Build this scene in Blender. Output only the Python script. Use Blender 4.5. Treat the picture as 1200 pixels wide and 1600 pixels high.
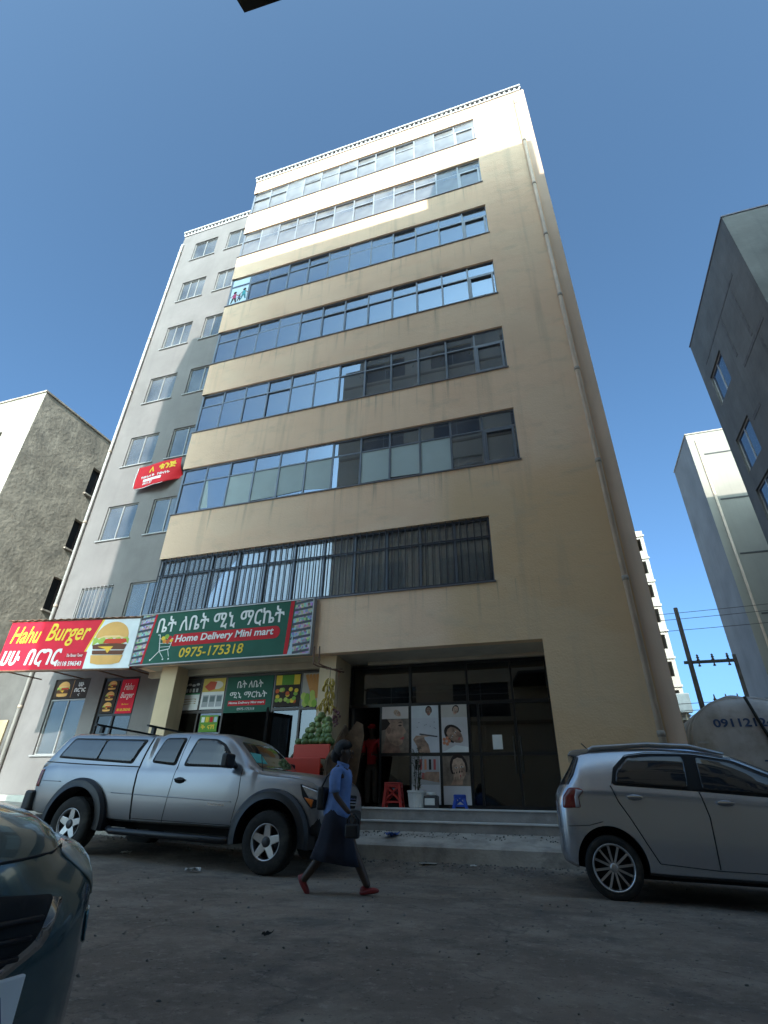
import bpy, bmesh, math, random
import numpy as np
from mathutils import Vector, Matrix, Quaternion
from mathutils.bvhtree import BVHTree

for o in list(bpy.data.objects):
    bpy.data.objects.remove(o, do_unlink=True)
scene = bpy.context.scene
C = scene.collection
random.seed(7)
R = math.radians
HC = 0.82            # eye height above the road in metres

# ---------------------------------------------------------------- camera
YAW, PITCH, ROLL = R(-18.42), R(29.97), R(1.25)
fw = Vector((math.sin(YAW)*math.cos(PITCH), math.cos(YAW)*math.cos(PITCH), math.sin(PITCH)))
ri = Vector((math.cos(YAW), -math.sin(YAW), 0))
up = ri.cross(fw)
r2 = math.cos(ROLL)*ri + math.sin(ROLL)*up
u2 = -math.sin(ROLL)*ri + math.cos(ROLL)*up
cd = bpy.data.cameras.new('camera')
cam = bpy.data.objects.new('camera', cd)
C.objects.link(cam)
M = Matrix((r2, u2, -fw)).transposed().to_4x4()
M.translation = (0, 0, HC)
cam.matrix_world = M
cd.sensor_width = 36
cd.lens = 806.4/1600*36
cd.clip_start = 0.05
cd.clip_end = 2000
scene.camera = cam

# ---------------------------------------------------------------- world and sun
SUN = Vector((-0.155, 1.0, -0.60)).normalized()       # the way the light travels
world = bpy.data.worlds.new('World')
scene.world = world
world.use_nodes = True
nt = world.node_tree
bg = nt.nodes['Background']
sky = nt.nodes.new('ShaderNodeTexSky')
sky.sky_type = 'NISHITA'
sky.sun_disc = False
sky.sun_elevation = math.asin(-SUN.z)
sky.sun_rotation = math.atan2(-SUN.x, -SUN.y)
sky.altitude = 0
sky.air_density = 0.4
sky.dust_density = 5.0
sky.ozone_density = 6.0
tn = nt.nodes.new('ShaderNodeMix'); tn.data_type = 'RGBA'; tn.blend_type = 'MULTIPLY'; tn.inputs['Factor'].default_value = 1
tn.inputs['B'].default_value = (.80, 1.05, .94, 1)          # the camera's even rendering of blue
nt.links.new(sky.outputs[0], tn.inputs['A']); nt.links.new(tn.outputs['Result'], bg.inputs[0])
bg.inputs[1].default_value = 0.15
sl = bpy.data.lights.new('sun', 'SUN')
sl.energy = 2.0
sl.angle = R(0.5)
sl.color = (1.0, 0.95, 0.87)
so = bpy.data.objects.new('sun', sl)
C.objects.link(so)
so.rotation_euler = SUN.to_track_quat('-Z', 'Y').to_euler()
so.location = (5, -40, 60)

vs = scene.view_settings
vs.view_transform = 'Standard'
vs.look = 'None'
vs.gamma = 1
vs.use_curve_mapping = False
vs.exposure = 1.8
scene.render.resolution_x = 768
scene.render.resolution_y = 1024

# ---------------------------------------------------------------- materials
MATS = {}
def nodes_of(m):
    m.use_nodes = True
    return m.node_tree, m.node_tree.nodes, m.node_tree.links
def rgb(c): return (c[0], c[1], c[2], 1)
def mat(name, color, rough=0.7, metal=0.0, var=0.12, scale=3.0, bump=0.0, bscale=40, spec=0.5, coat=0.0, streak=0.0, dirt=None, emit=None):
    """plain surface with uneven colour, optional vertical streaks, optional dirt colour in patches, fine relief"""
    if name in MATS: return MATS[name]
    m = bpy.data.materials.new(name); MATS[name] = m
    t, n, l = nodes_of(m)
    b = n['Principled BSDF']
    b.inputs['Roughness'].default_value = rough
    b.inputs['Metallic'].default_value = metal
    b.inputs['Specular IOR Level'].default_value = spec
    b.inputs['Coat Weight'].default_value = coat
    b.inputs['Coat Roughness'].default_value = 0.05
    tc = n.new('ShaderNodeTexCoord')
    cur = None
    nz = n.new('ShaderNodeTexNoise'); nz.inputs['Scale'].default_value = scale; nz.inputs['Detail'].default_value = 6
    l.new(tc.outputs['Object'], nz.inputs['Vector'])
    mx = n.new('ShaderNodeMix'); mx.data_type = 'RGBA'
    mx.inputs['A'].default_value = rgb([max(0, c*(1-var)) for c in color])
    mx.inputs['B'].default_value = rgb([min(1, c*(1+var)) for c in color])
    mr = n.new('ShaderNodeMapRange'); mr.inputs['From Min'].default_value = .3; mr.inputs['From Max'].default_value = .7
    l.new(nz.outputs['Fac'], mr.inputs['Value']); l.new(mr.outputs['Result'], mx.inputs['Factor'])
    cur = mx.outputs['Result']
    if streak > 0:
        mp = n.new('ShaderNodeMapping'); mp.inputs['Scale'].default_value = (2.2, 2.2, 0.12)
        l.new(tc.outputs['Object'], mp.inputs['Vector'])
        n2 = n.new('ShaderNodeTexNoise'); n2.inputs['Scale'].default_value = 2.0; n2.inputs['Detail'].default_value = 5
        l.new(mp.outputs['Vector'], n2.inputs['Vector'])
        r3 = n.new('ShaderNodeMapRange'); r3.inputs['From Min'].default_value = .5; r3.inputs['From Max'].default_value = .75
        r3.inputs['To Max'].default_value = streak
        l.new(n2.outputs['Fac'], r3.inputs['Value'])
        m2 = n.new('ShaderNodeMix'); m2.data_type = 'RGBA'
        l.new(r3.outputs['Result'], m2.inputs['Factor']); l.new(cur, m2.inputs['A'])
        m2.inputs['B'].default_value = rgb([c*.55 for c in color])
        cur = m2.outputs['Result']
    if dirt:
        n4 = n.new('ShaderNodeTexNoise'); n4.inputs['Scale'].default_value = dirt[1]; n4.inputs['Detail'].default_value = 8; n4.inputs['Roughness'].default_value = .65
        l.new(tc.outputs['Object'], n4.inputs['Vector'])
        r4 = n.new('ShaderNodeMapRange'); r4.inputs['From Min'].default_value = .48; r4.inputs['From Max'].default_value = .72
        r4.inputs['To Max'].default_value = dirt[2]
        l.new(n4.outputs['Fac'], r4.inputs['Value'])
        m4 = n.new('ShaderNodeMix'); m4.data_type = 'RGBA'
        l.new(r4.outputs['Result'], m4.inputs['Factor']); l.new(cur, m4.inputs['A'])
        m4.inputs['B'].default_value = rgb(dirt[0])
        cur = m4.outputs['Result']
        ra = n.new('ShaderNodeMath'); ra.operation = 'MULTIPLY_ADD'
        l.new(r4.outputs['Result'], ra.inputs[0]); ra.inputs[1].default_value = .5; ra.inputs[2].default_value = rough
        if rough < .6: l.new(ra.outputs[0], b.inputs['Roughness'])
    l.new(cur, b.inputs['Base Color'])
    if bump > 0:
        n3 = n.new('ShaderNodeTexNoise'); n3.inputs['Scale'].default_value = bscale; n3.inputs['Detail'].default_value = 8
        l.new(tc.outputs['Object'], n3.inputs['Vector'])
        bp = n.new('ShaderNodeBump'); bp.inputs['Strength'].default_value = bump; bp.inputs['Distance'].default_value = .02
        l.new(n3.outputs['Fac'], bp.inputs['Height']); l.new(bp.outputs['Normal'], b.inputs['Normal'])
    if emit:
        b.inputs['Emission Color'].default_value = rgb(emit[0]); b.inputs['Emission Strength'].default_value = emit[1]
    return m
def glass(name, tint=(.55, .62, .66), refl=.16, ior=1.6, rough=.01, wav=0.0, gcol=(.86, .92, 1.0), dust=.0):
    """window pane: partly mirror by angle, partly tinted see-through"""
    if name in MATS: return MATS[name]
    m = bpy.data.materials.new(name); MATS[name] = m
    t, n, l = nodes_of(m)
    n.remove(n['Principled BSDF'])
    out = n['Material Output']
    tr = n.new('ShaderNodeBsdfTransparent'); tr.inputs[0].default_value = rgb(tint)
    gl = n.new('ShaderNodeBsdfGlossy'); gl.inputs['Color'].default_value = rgb(gcol); gl.inputs['Roughness'].default_value = rough
    fr = n.new('ShaderNodeFresnel'); fr.inputs[0].default_value = ior
    mr = n.new('ShaderNodeMapRange'); mr.inputs['From Max'].default_value = 1; mr.inputs['To Min'].default_value = refl; mr.inputs['To Max'].default_value = 1
    l.new(fr.outputs[0], mr.inputs['Value'])
    mx = n.new('ShaderNodeMixShader')
    l.new(mr.outputs['Result'], mx.inputs[0]); l.new(tr.outputs[0], mx.inputs[1]); l.new(gl.outputs[0], mx.inputs[2])
    if wav > 0:
        tc = n.new('ShaderNodeTexCoord')
        nz = n.new('ShaderNodeTexNoise'); nz.inputs['Scale'].default_value = 1.3; nz.inputs['Detail'].default_value = 1
        l.new(tc.outputs['Object'], nz.inputs['Vector'])
        bp = n.new('ShaderNodeBump'); bp.inputs['Strength'].default_value = wav; bp.inputs['Distance'].default_value = .02
        l.new(nz.outputs['Fac'], bp.inputs['Height']); l.new(bp.outputs['Normal'], gl.inputs['Normal'])
    sh = mx.outputs[0]
    if dust > 0:                                   # film of dust on the pane, uneven
        df = n.new('ShaderNodeBsdfDiffuse'); df.inputs[0].default_value = (.62, .61, .58, 1)
        tc2 = n.new('ShaderNodeTexCoord'); n5 = n.new('ShaderNodeTexNoise'); n5.inputs['Scale'].default_value = .8; n5.inputs['Detail'].default_value = 2
        l.new(tc2.outputs['Object'], n5.inputs['Vector'])
        r5 = n.new('ShaderNodeMapRange'); r5.inputs['From Min'].default_value = .3; r5.inputs['From Max'].default_value = .7; r5.inputs['To Min'].default_value = dust*.5; r5.inputs['To Max'].default_value = dust*1.5
        l.new(n5.outputs['Fac'], r5.inputs['Value'])
        m5 = n.new('ShaderNodeMixShader'); l.new(r5.outputs['Result'], m5.inputs[0]); l.new(sh, m5.inputs[1]); l.new(df.outputs[0], m5.inputs[2]); sh = m5.outputs[0]
    l.new(sh, out.inputs['Surface'])
    return m

# ---------------------------------------------------------------- mesh helpers
class MB:
    """collects shapes; build() links them as one mesh object"""
    def __init__(s): s.bm = bmesh.new()
    def box(s, x0, x1, y0, y1, z0, z1, mtx=None):
        v = [s.bm.verts.new(p if mtx is None else mtx @ Vector(p)) for p in
             [(x0,y0,z0),(x1,y0,z0),(x1,y1,z0),(x0,y1,z0),(x0,y0,z1),(x1,y0,z1),(x1,y1,z1),(x0,y1,z1)]]
        for f in [(0,3,2,1),(4,5,6,7),(0,1,5,4),(1,2,6,5),(2,3,7,6),(3,0,4,7)]:
            s.bm.faces.new([v[i] for i in f])
        return s
    def quad(s, *p):
        s.bm.faces.new([s.bm.verts.new(q) for q in p]); return s
    def cyl(s, p0, p1, r0, r1=None, n=12, cap=True):
        p0, p1 = Vector(p0), Vector(p1); r1 = r0 if r1 is None else r1
        q = (p1-p0).to_track_quat('Z', 'Y')
        a, b = [], []
        for i in range(n):
            c = Vector((math.cos(2*math.pi*i/n), math.sin(2*math.pi*i/n), 0))
            a.append(s.bm.verts.new(p0+q@(c*r0))); b.append(s.bm.verts.new(p1+q@(c*r1)))
        for i in range(n):
            f = s.bm.faces.new([a[i], a[(i+1) % n], b[(i+1) % n], b[i]]); f.smooth = True
        if cap:
            s.bm.faces.new(a[::-1]); s.bm.faces.new(b)
        return s
    def tube(s, pts, r, n=8):
        pts = [Vector(p) for p in pts]
        rs = r if isinstance(r, (list, tuple)) else [r]*len(pts)
        rings = []
        for i, p in enumerate(pts):
            d = (pts[min(i+1, len(pts)-1)]-pts[max(i-1, 0)]).normalized()
            q = d.to_track_quat('Z', 'Y')
            rings.append([s.bm.verts.new(p+q@Vector((math.cos(2*math.pi*k/n)*rs[i], math.sin(2*math.pi*k/n)*rs[i], 0))) for k in range(n)])
        for a, b in zip(rings, rings[1:]):
            # match nearest start to limit twist
            best = min(range(n), key=lambda j: sum((a[k].co-b[(k+j) % n].co).length for k in range(0, n, 2)))
            for k in range(n):
                f = s.bm.faces.new([a[k], a[(k+1) % n], b[(k+1+best) % n], b[(k+best) % n]]); f.smooth = True
            b[:] = b[best:]+b[:best]
        s.bm.faces.new(rings[0][::-1]); s.bm.faces.new(rings[-1])
        return s
    def lathe(s, prof, center=(0, 0, 0), axis='Z', n=24, smooth=True, cap=True):
        c = Vector(center); rings = []
        for r, h in prof:
            ring = []
            for k in range(n):
                a = 2*math.pi*k/n
                p = (r*math.cos(a), r*math.sin(a), h)
                if axis == 'Y': p = (p[0], p[2], p[1])
                if axis == 'X': p = (p[2], p[0], p[1])
                ring.append(s.bm.verts.new(c+Vector(p)))
            rings.append(ring)
        for a, b in zip(rings, rings[1:]):
            for k in range(n):
                f = s.bm.faces.new([a[k], a[(k+1) % n], b[(k+1) % n], b[k]]); f.smooth = smooth
        if cap: s.bm.faces.new(rings[0][::-1]); s.bm.faces.new(rings[-1])
        return s
    def prism(s, poly, axis, a, b):
        """polygon extruded along axis from a to b; poly is in the two other axes in order"""
        def P(u, v, w): return {'X': (w, u, v), 'Y': (u, w, v), 'Z': (u, v, w)}[axis]
        A = [s.bm.verts.new(P(u, v, a)) for u, v in poly]; B = [s.bm.verts.new(P(u, v, b)) for u, v in poly]
        n = len(poly)
        s.bm.faces.new(A); s.bm.faces.new(B[::-1])
        for i in range(n): s.bm.faces.new([A[i], B[i], B[(i+1) % n], A[(i+1) % n]])
        return s
    def ball(s, c, r, sub=2, sq=(1, 1, 1), rot=None):
        res = bmesh.ops.create_icosphere(s.bm, subdivisions=sub, radius=1)
        for v in res['verts']:
            p = Vector((v.co.x*sq[0]*r, v.co.y*sq[1]*r, v.co.z*sq[2]*r))
            if rot is not None: p = rot @ p
            v.co = p+Vector(c)
            for f in v.link_faces: f.smooth = True
        return s
    def build(s, name, m, parent=None, world=False, bevel=0, smooth=False, recalc=True, seg=2):
        if recalc: bmesh.ops.recalc_face_normals(s.bm, faces=s.bm.faces)
        me = bpy.data.meshes.new(name)
        if smooth:
            for f in s.bm.faces: f.smooth = True
        s.bm.to_mesh(me); s.bm.free()
        o = bpy.data.objects.new(name, me)
        C.objects.link(o)
        me.materials.append(m)
        if parent is not None:
            o.parent = parent
            if world: o.location = -world_loc(parent)
        if bevel > 0:
            b = o.modifiers.new('bevel', 'BEVEL'); b.width = bevel; b.segments = seg; b.limit_method = 'ANGLE'; b.angle_limit = R(40)
            b.harden_normals = False
        return o
def world_loc(o):
    v = Vector(o.location)
    while o.parent: o = o.parent; v += o.location
    return v
def tag(o, label=None, cat=None, group=None, kind=None):
    if label: o['label'] = label
    if cat: o['category'] = cat
    if group: o['group'] = group
    if kind: o['kind'] = kind
    return o
def thing(name, label, cat, loc=(0, 0, 0), rz=0, group=None, rot=None):
    o = bpy.data.objects.new(name, None); o.empty_display_size = .2
    C.objects.link(o); o.location = loc; o.rotation_euler = rot if rot else (0, 0, rz)
    return tag(o, label, cat, group)
def share(o, parent, loc=(0, 0, 0), name=None, m=None):
    """another piece with the same mesh"""
    c = bpy.data.objects.new(name or o.name.split('.')[0], o.data); C.objects.link(c)
    c.parent = parent; c.location = loc
    for md in o.modifiers:
        if md.type == 'BEVEL':
            b = c.modifiers.new('bevel', 'BEVEL'); b.width = md.width; b.segments = md.segments; b.limit_method = 'ANGLE'; b.angle_limit = md.angle_limit
    if m: c.material_slots[0].link = 'OBJECT'; c.material_slots[0].material = m
    return c
def ellipse(cx, cz, rx, rz, n=20, a0=0, a1=2*math.pi):
    return [(cx+rx*math.cos(a0+(a1-a0)*i/n), cz+rz*math.sin(a0+(a1-a0)*i/n)) for i in range(n if abs(a1-a0-2*math.pi) < 1e-6 else n+1)]
def flat(name, poly, y, m, parent, thick=.002):
    """thin flat print in the local x-z plane, its face at y (towards -y)"""
    b = MB(); b.prism(poly, 'Y', y, y+thick); return b.build(name, m, parent)
def rect(x0, x1, z0, z1): return [(x0, z0), (x1, z0), (x1, z1), (x0, z1)]
def lettering(body, x0, x1, z0, z1, y, m, parent, bold=0.0, shear=0.0, skew=0.0, name='lettering'):
    """flat letters fitted into a rectangle of the local x-z plane"""
    cu = bpy.data.curves.new('t', 'FONT'); cu.body = body; cu.size = 1; cu.offset = bold; cu.shear = shear; cu.extrude = .004; cu.resolution_u = 3
    t = bpy.data.objects.new('t', cu); C.objects.link(t)
    dg = bpy.context.evaluated_depsgraph_get()
    me = bpy.data.meshes.new_from_object(t.evaluated_get(dg))
    bpy.data.objects.remove(t, do_unlink=True); bpy.data.curves.remove(cu)
    co = np.empty(len(me.vertices)*3); me.vertices.foreach_get('co', co); co = co.reshape(-1, 3)
    mn, mx = co.min(0), co.max(0)
    sx, sz = (x1-x0)/(mx[0]-mn[0]), (z1-z0)/(mx[1]-mn[1])
    out = np.empty_like(co)
    out[:, 0] = x0+(co[:, 0]-mn[0])*sx
    out[:, 2] = z0+(co[:, 1]-mn[1])*sz + skew*(out[:, 0]-x0)
    out[:, 1] = y-(co[:, 2]-mn[2])*.4
    me.vertices.foreach_set('co', out.reshape(-1)); me.update()
    me.materials.clear(); me.materials.append(m)
    o = bpy.data.objects.new(name, me); C.objects.link(o); o.parent = parent
    return o
def holed(b, x0, x1, z0, z1, holes, P, depth):
    """wall face with rectangular openings and their reveals; P(x, z, d) gives the point at depth d"""
    xs = sorted(set([x0, x1]+[h[i] for h in holes for i in (0, 1)])); zs = sorted(set([z0, z1]+[h[i] for h in holes for i in (2, 3)]))
    xs = [x for x in xs if x0-1e-6 <= x <= x1+1e-6]; zs = [z for z in zs if z0-1e-6 <= z <= z1+1e-6]
    cache = {}
    def V(x, z, d):
        k = (round(x, 4), round(z, 4), d)
        if k not in cache: cache[k] = b.bm.verts.new(P(x, z, d))
        return cache[k]
    def inh(i, j):
        if i < 0 or j < 0 or i >= len(xs)-1 or j >= len(zs)-1: return None
        cx, cz = (xs[i]+xs[i+1])/2, (zs[j]+zs[j+1])/2
        return any(h[0] < cx < h[1] and h[2] < cz < h[3] for h in holes)
    for i in range(len(xs)-1):
        for j in range(len(zs)-1):
            if not inh(i, j):
                b.bm.faces.new([V(xs[i], zs[j], 0), V(xs[i+1], zs[j], 0), V(xs[i+1], zs[j+1], 0), V(xs[i], zs[j+1], 0)])
            else:
                for di, dj, (ax, az), (bx, bz) in [(-1,0,(xs[i],zs[j]),(xs[i],zs[j+1])),(1,0,(xs[i+1],zs[j]),(xs[i+1],zs[j+1])),(0,-1,(xs[i],zs[j]),(xs[i+1],zs[j])),(0,1,(xs[i],zs[j+1]),(xs[i+1],zs[j+1]))]:
                    if inh(i+di, j+dj) is False:
                        b.bm.faces.new([V(ax,az,0), V(bx,bz,0), V(bx,bz,depth), V(ax,az,depth)])
def sp(x, k=6.0): return math.log(1+math.exp(min(60, k*x)))/k
def sst(a, b, x):
    t = min(1, max(0, (x-a)/(b-a))); return t*t*(3-2*t)
def ground_z(x, y):
    """the road: rises to the left, falls a little to the right, up towards the kerb"""
    return .02+.037*min(sp(-(x+4.0)), 9)-.02*min(sp(x-.5), 12)+.10*sst(8.2, 9.5, y)
# ================================================================ ground
def ground_material():
    m = bpy.data.materials.new('worn_asphalt'); t, n, l = nodes_of(m); b = n['Principled BSDF']
    tc = n.new('ShaderNodeTexCoord')
    def noise(s, d=8, r=.6):
        z = n.new('ShaderNodeTexNoise'); z.inputs['Scale'].default_value = s; z.inputs['Detail'].default_value = d; z.inputs['Roughness'].default_value = r
        l.new(tc.outputs['Object'], z.inputs['Vector']); return z.outputs['Fac']
    def rng(v, a, c, lo=0, hi=1):
        r = n.new('ShaderNodeMapRange'); r.inputs['From Min'].default_value = a; r.inputs['From Max'].default_value = c
        r.inputs['To Min'].default_value = lo; r.inputs['To Max'].default_value = hi; l.new(v, r.inputs['Value']); return r.outputs['Result']
    def mix(f, A, B):
        x = n.new('ShaderNodeMix'); x.data_type = 'RGBA'; l.new(f, x.inputs['Factor'])
        for k, c in (('A', A), ('B', B)):
            if isinstance(c, tuple): x.inputs[k].default_value = rgb(c)
            else: l.new(c, x.inputs[k])
        return x.outputs['Result']
    c = mix(rng(noise(.5), .35, .65), (.155, .126, .103), (.25, .202, .160))
    c = mix(rng(noise(1.3, 10, .72), .47, .66, 0, .80), c, (.33, .285, .23))       # dust
    c = mix(rng(noise(.75, 7, .65), .53, .64, 0, .65), c, (.085, .080, .078))        # oil and old patches
    c = mix(rng(noise(14, 8, .75), .55, .66, 0, .6), c, (.36, .315, .265))
    c = mix(rng(noise(30, 4, .7), .60, .68, 0, .7), c, (.035, .034, .033))           # grit
    vo = n.new('ShaderNodeTexVoronoi'); vo.feature = 'DISTANCE_TO_EDGE'; vo.inputs['Scale'].default_value = .55
    nz = n.new('ShaderNodeTexNoise'); nz.inputs['Scale'].default_value = 2.5; nz.inputs['Detail'].default_value = 6; l.new(tc.outputs['Object'], nz.inputs['Vector'])
    va = n.new('ShaderNodeVectorMath'); va.operation = 'MULTIPLY_ADD'; l.new(nz.outputs['Color'], va.inputs[0]); va.inputs[1].default_value = (.9, .9, 0); l.new(tc.outputs['Object'], va.inputs[2])
    l.new(va.outputs[0], vo.inputs['Vector'])
    c = mix(rng(vo.outputs['Distance'], .002, .008, .35, 0), c, (.05, .048, .046))  # cracks
    l.new(c, b.inputs['Base Color'])
    l.new(rng(noise(3), .3, .7, .75, .95), b.inputs['Roughness'])
    b.inputs['Specular IOR Level'].default_value = .3
    bp = n.new('ShaderNodeBump'); bp.inputs['Strength'].default_value = .55; bp.inputs['Distance'].default_value = .02
    ad = n.new('ShaderNodeMath'); ad.operation = 'ADD'; l.new(noise(55, 6, .7), ad.inputs[0])
    l.new(rng(noise(7, 8, .7), .3, .7, 0, 1.6), ad.inputs[1])
    l.new(ad.outputs[0], bp.inputs['Height']); l.new(bp.outputs['Normal'], b.inputs['Normal'])
    return m
def axis(lo, hi, fine0, fine1, step):
    a = list(np.arange(fine0, fine1+1e-6, step)); s = step; x = fine0
    while x > lo: s *= 1.35; x -= s; a.insert(0, x)
    s = step; x = fine1
    while x < hi: s *= 1.35; x += s; a.append(x)
    return a
b = MB()
rnd = random.Random(3)
gx, gy = axis(-900, 900, -12, 7, .3), axis(-900, 900, -1.5, 12, .3)
vv = [[b.bm.verts.new((x, y, ground_z(x, y)+(rnd.uniform(-.006, .006) if -12 < x < 7 and 0 < y < 9.5 else 0))) for y in gy] for x in gx]
for i in range(len(gx)-1):
    for j in range(len(gy)-1):
        f = b.bm.faces.new([vv[i][j], vv[i+1][j], vv[i+1][j+1], vv[i][j+1]]); f.smooth = True
GROUND = tag(b.build('road', ground_material()), kind='structure')

# pavement in front of the building: sloping concrete behind a kerb
concrete = mat('concrete', (.40, .355, .305), .9, var=.25, scale=2.2, bump=.5, bscale=25, dirt=((.12, .11, .10), 3.0, .7))
def pave_z(x, y): return .345+.037*min(sp(-(x+4.0)), 9)+(.15 if y > 10.3 else .15*(y-9.6)/.7)
b = MB()
xs = list(np.arange(-15.2, 2.61, .4)); rows = []
for x in xs:
    w = rnd.uniform(-.012, .012)
    pr_ = [(9.52, ground_z(x, 9.6)-.15), (9.54+w, pave_z(x, 9.6)-.03), (9.60+w, pave_z(x, 9.6)), (10.0, pave_z(x, 10.0)+rnd.uniform(-.006, .006)), (10.4, pave_z(x, 10.4)), (12.3, pave_z(x, 10.4))]
    rows.append([b.bm.verts.new((x, y, z)) for y, z in pr_])
for a, c in zip(rows, rows[1:]):
    for k in range(len(a)-1): b.bm.faces.new([a[k], a[k+1], c[k+1], c[k]])
for e in (rows[0], rows[-1]):
    b.bm.faces.new(e+[b.bm.verts.new((e[0].co.x, 12.3, -.3)), b.bm.verts.new((e[0].co.x, 9.52, -.3))])
PAVE = tag(b.build('pavement', concrete), kind='structure')

# ================================================================ main building
FY = 10.76; XL, XR, XW = -10.28, 2.0, -0.10
ZB = [5.22+3.1*k for k in range(7)]; WH = 1.64; ZTOP = 26.42
FLOORZ = .86
def facade_paint():
    m = bpy.data.materials.new('cream_render'); t, n, l = nodes_of(m); bs = n['Principled BSDF']
    tc = n.new('ShaderNodeTexCoord')
    def noise(s, sc=(1, 1, 1), d=6, r=.55):
        mp = n.new('ShaderNodeMapping'); mp.inputs['Scale'].default_value = sc; l.new(tc.outputs['Object'], mp.inputs['Vector'])
        z = n.new('ShaderNodeTexNoise'); z.inputs['Scale'].default_value = s; z.inputs['Detail'].default_value = d; z.inputs['Roughness'].default_value = r
        l.new(mp.outputs['Vector'], z.inputs['Vector']); return z.outputs['Fac']
    def rng(v, a, c, lo=0, hi=1):
        r = n.new('ShaderNodeMapRange'); r.interpolation_type = 'SMOOTHSTEP'; r.inputs['From Min'].default_value = a; r.inputs['From Max'].default_value = c
        r.inputs['To Min'].default_value = lo; r.inputs['To Max'].default_value = hi; l.new(v, r.inputs['Value']); return r.outputs['Result']
    def mix(f, A, B):
        x = n.new('ShaderNodeMix'); x.data_type = 'RGBA'; l.new(f, x.inputs['Factor'])
        for k, c in (('A', A), ('B', B)):
            if isinstance(c, tuple): x.inputs[k].default_value = rgb(c)
            else: l.new(c, x.inputs[k])
        return x.outputs['Result']
    def mul(a, c):
        q = n.new('ShaderNodeMath'); q.operation = 'MULTIPLY'; l.new(a, q.inputs[0]); l.new(c, q.inputs[1]); return q.outputs[0]
    c = mix(rng(noise(.45), .35, .65), (.82, .580, .405), (.87, .63, .445))
    # a later coat of ochre paint on the lower right of the front, with a soft uneven border
    sx = n.new('ShaderNodeSeparateXYZ'); l.new(tc.outputs['Object'], sx.inputs[0])
    wob = n.new('ShaderNodeMath'); wob.operation = 'MULTIPLY_ADD'; l.new(noise(.8), wob.inputs[0]); wob.inputs[1].default_value = 1.2; l.new(sx.outputs['Z'], wob.inputs[2])
    oc = mul(rng(sx.outputs['X'], -2.5, -1.6), rng(wob.outputs[0], 9.6, 7.6, 0, 1))
    c = mix(oc, c, (.72, .495, .29))
    c = mix(rng(noise(2.0, (1.6, 1.6, .10)), .52, .78, 0, .42), c, (.46, .355, .25))   # rain streaks
    c = mix(rng(noise(1.1, (1, 1, 2.2), 8, .65), .52, .72, 0, .38), c, (.55, .43, .31))
    c = mix(rng(noise(.28, (1, 1, 1.5), 3), .5, .56, 0, .16), c, (.80, .68, .50))
    # separate drips below the sills
    fm = n.new('ShaderNodeMath'); fm.operation = 'MULTIPLY_ADD'; l.new(sx.outputs['Z'], fm.inputs[0]); fm.inputs[1].default_value = 1/3.1; fm.inputs[2].default_value = -5.22/3.1
    fr = n.new('ShaderNodeMath'); fr.operation = 'FRACT'; l.new(fm.outputs[0], fr.inputs[0])
    dr = mul(rng(fr.outputs[0], .62, 1.0), rng(noise(3.2, (2.2, 2.2, .05), 4, .6), .57, .68, 0, .55))
    dr = mul(dr, rng(sx.outputs['X'], .0, -.15))
    c = mix(dr, c, (.36, .285, .215))
    l.new(c, bs.inputs['Base Color']); bs.inputs['Roughness'].default_value = .85; bs.inputs['Specular IOR Level'].default_value = .25
    bp = n.new('ShaderNodeBump'); bp.inputs['Strength'].default_value = .55; bp.inputs['Distance'].default_value = .04
    ad = n.new('ShaderNodeMath'); ad.operation = 'ADD'; l.new(noise(1.2, (1, 1, 1.6), 3), ad.inputs[0]); l.new(rng(noise(28), 0, 1, 0, .25), ad.inputs[1])
    l.new(ad.outputs[0], bp.inputs['Height']); l.new(bp.outputs['Normal'], bs.inputs['Normal'])
    return m
cream = facade_paint()
alu = mat('blue_grey_aluminium', (.15, .175, .215), .38, .35, var=.1)
alu_white = mat('white_aluminium', (.31, .31, .305), .4, .2, var=.06)
black_alu = mat('black_aluminium', (.018, .018, .02), .35, .2, var=.1)
pane_m = glass('reflective_pane', (.22, .28, .34), .20, 1.5, wav=.012, dust=.13, gcol=(.50, .68, .95))
shop_pane = glass('shop_pane', (.30, .31, .32), .06, 1.42, wav=.02)
wing_pane = glass('clear_pane', (.40, .44, .46), .10, 1.5, wav=.0, dust=.10, gcol=(.65, .80, .95))
dark_room = mat('dim_interior', (.10, .095, .09), .9)
light_room = mat('pale_interior', (.50, .49, .46), .9)
blind_m = mat('pale_blind', (.40, .485, .49), .8, var=.06, scale=1.5)
white_blind = mat('white_blind', (.78, .80, .80), .8, var=.05)
curtain_m = mat('grey_curtain', (.30, .31, .33), .9, var=.2, scale=9)

BLD = thing('office_building', 'tall cream eight storey building with strip windows, shops at street level', 'building', (-4, 11.0, .3))
b = MB()
holes = []
for k in range(7): holes.append((XL, -.99 if k == 0 else XW, ZB[k], ZB[k]+WH))
holes.append((XL, -.16, -.2, 3.87))
holed(b, XL, XR, -.2, ZTOP, holes, lambda x, z, d: (x, FY+d, z), .22)
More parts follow.
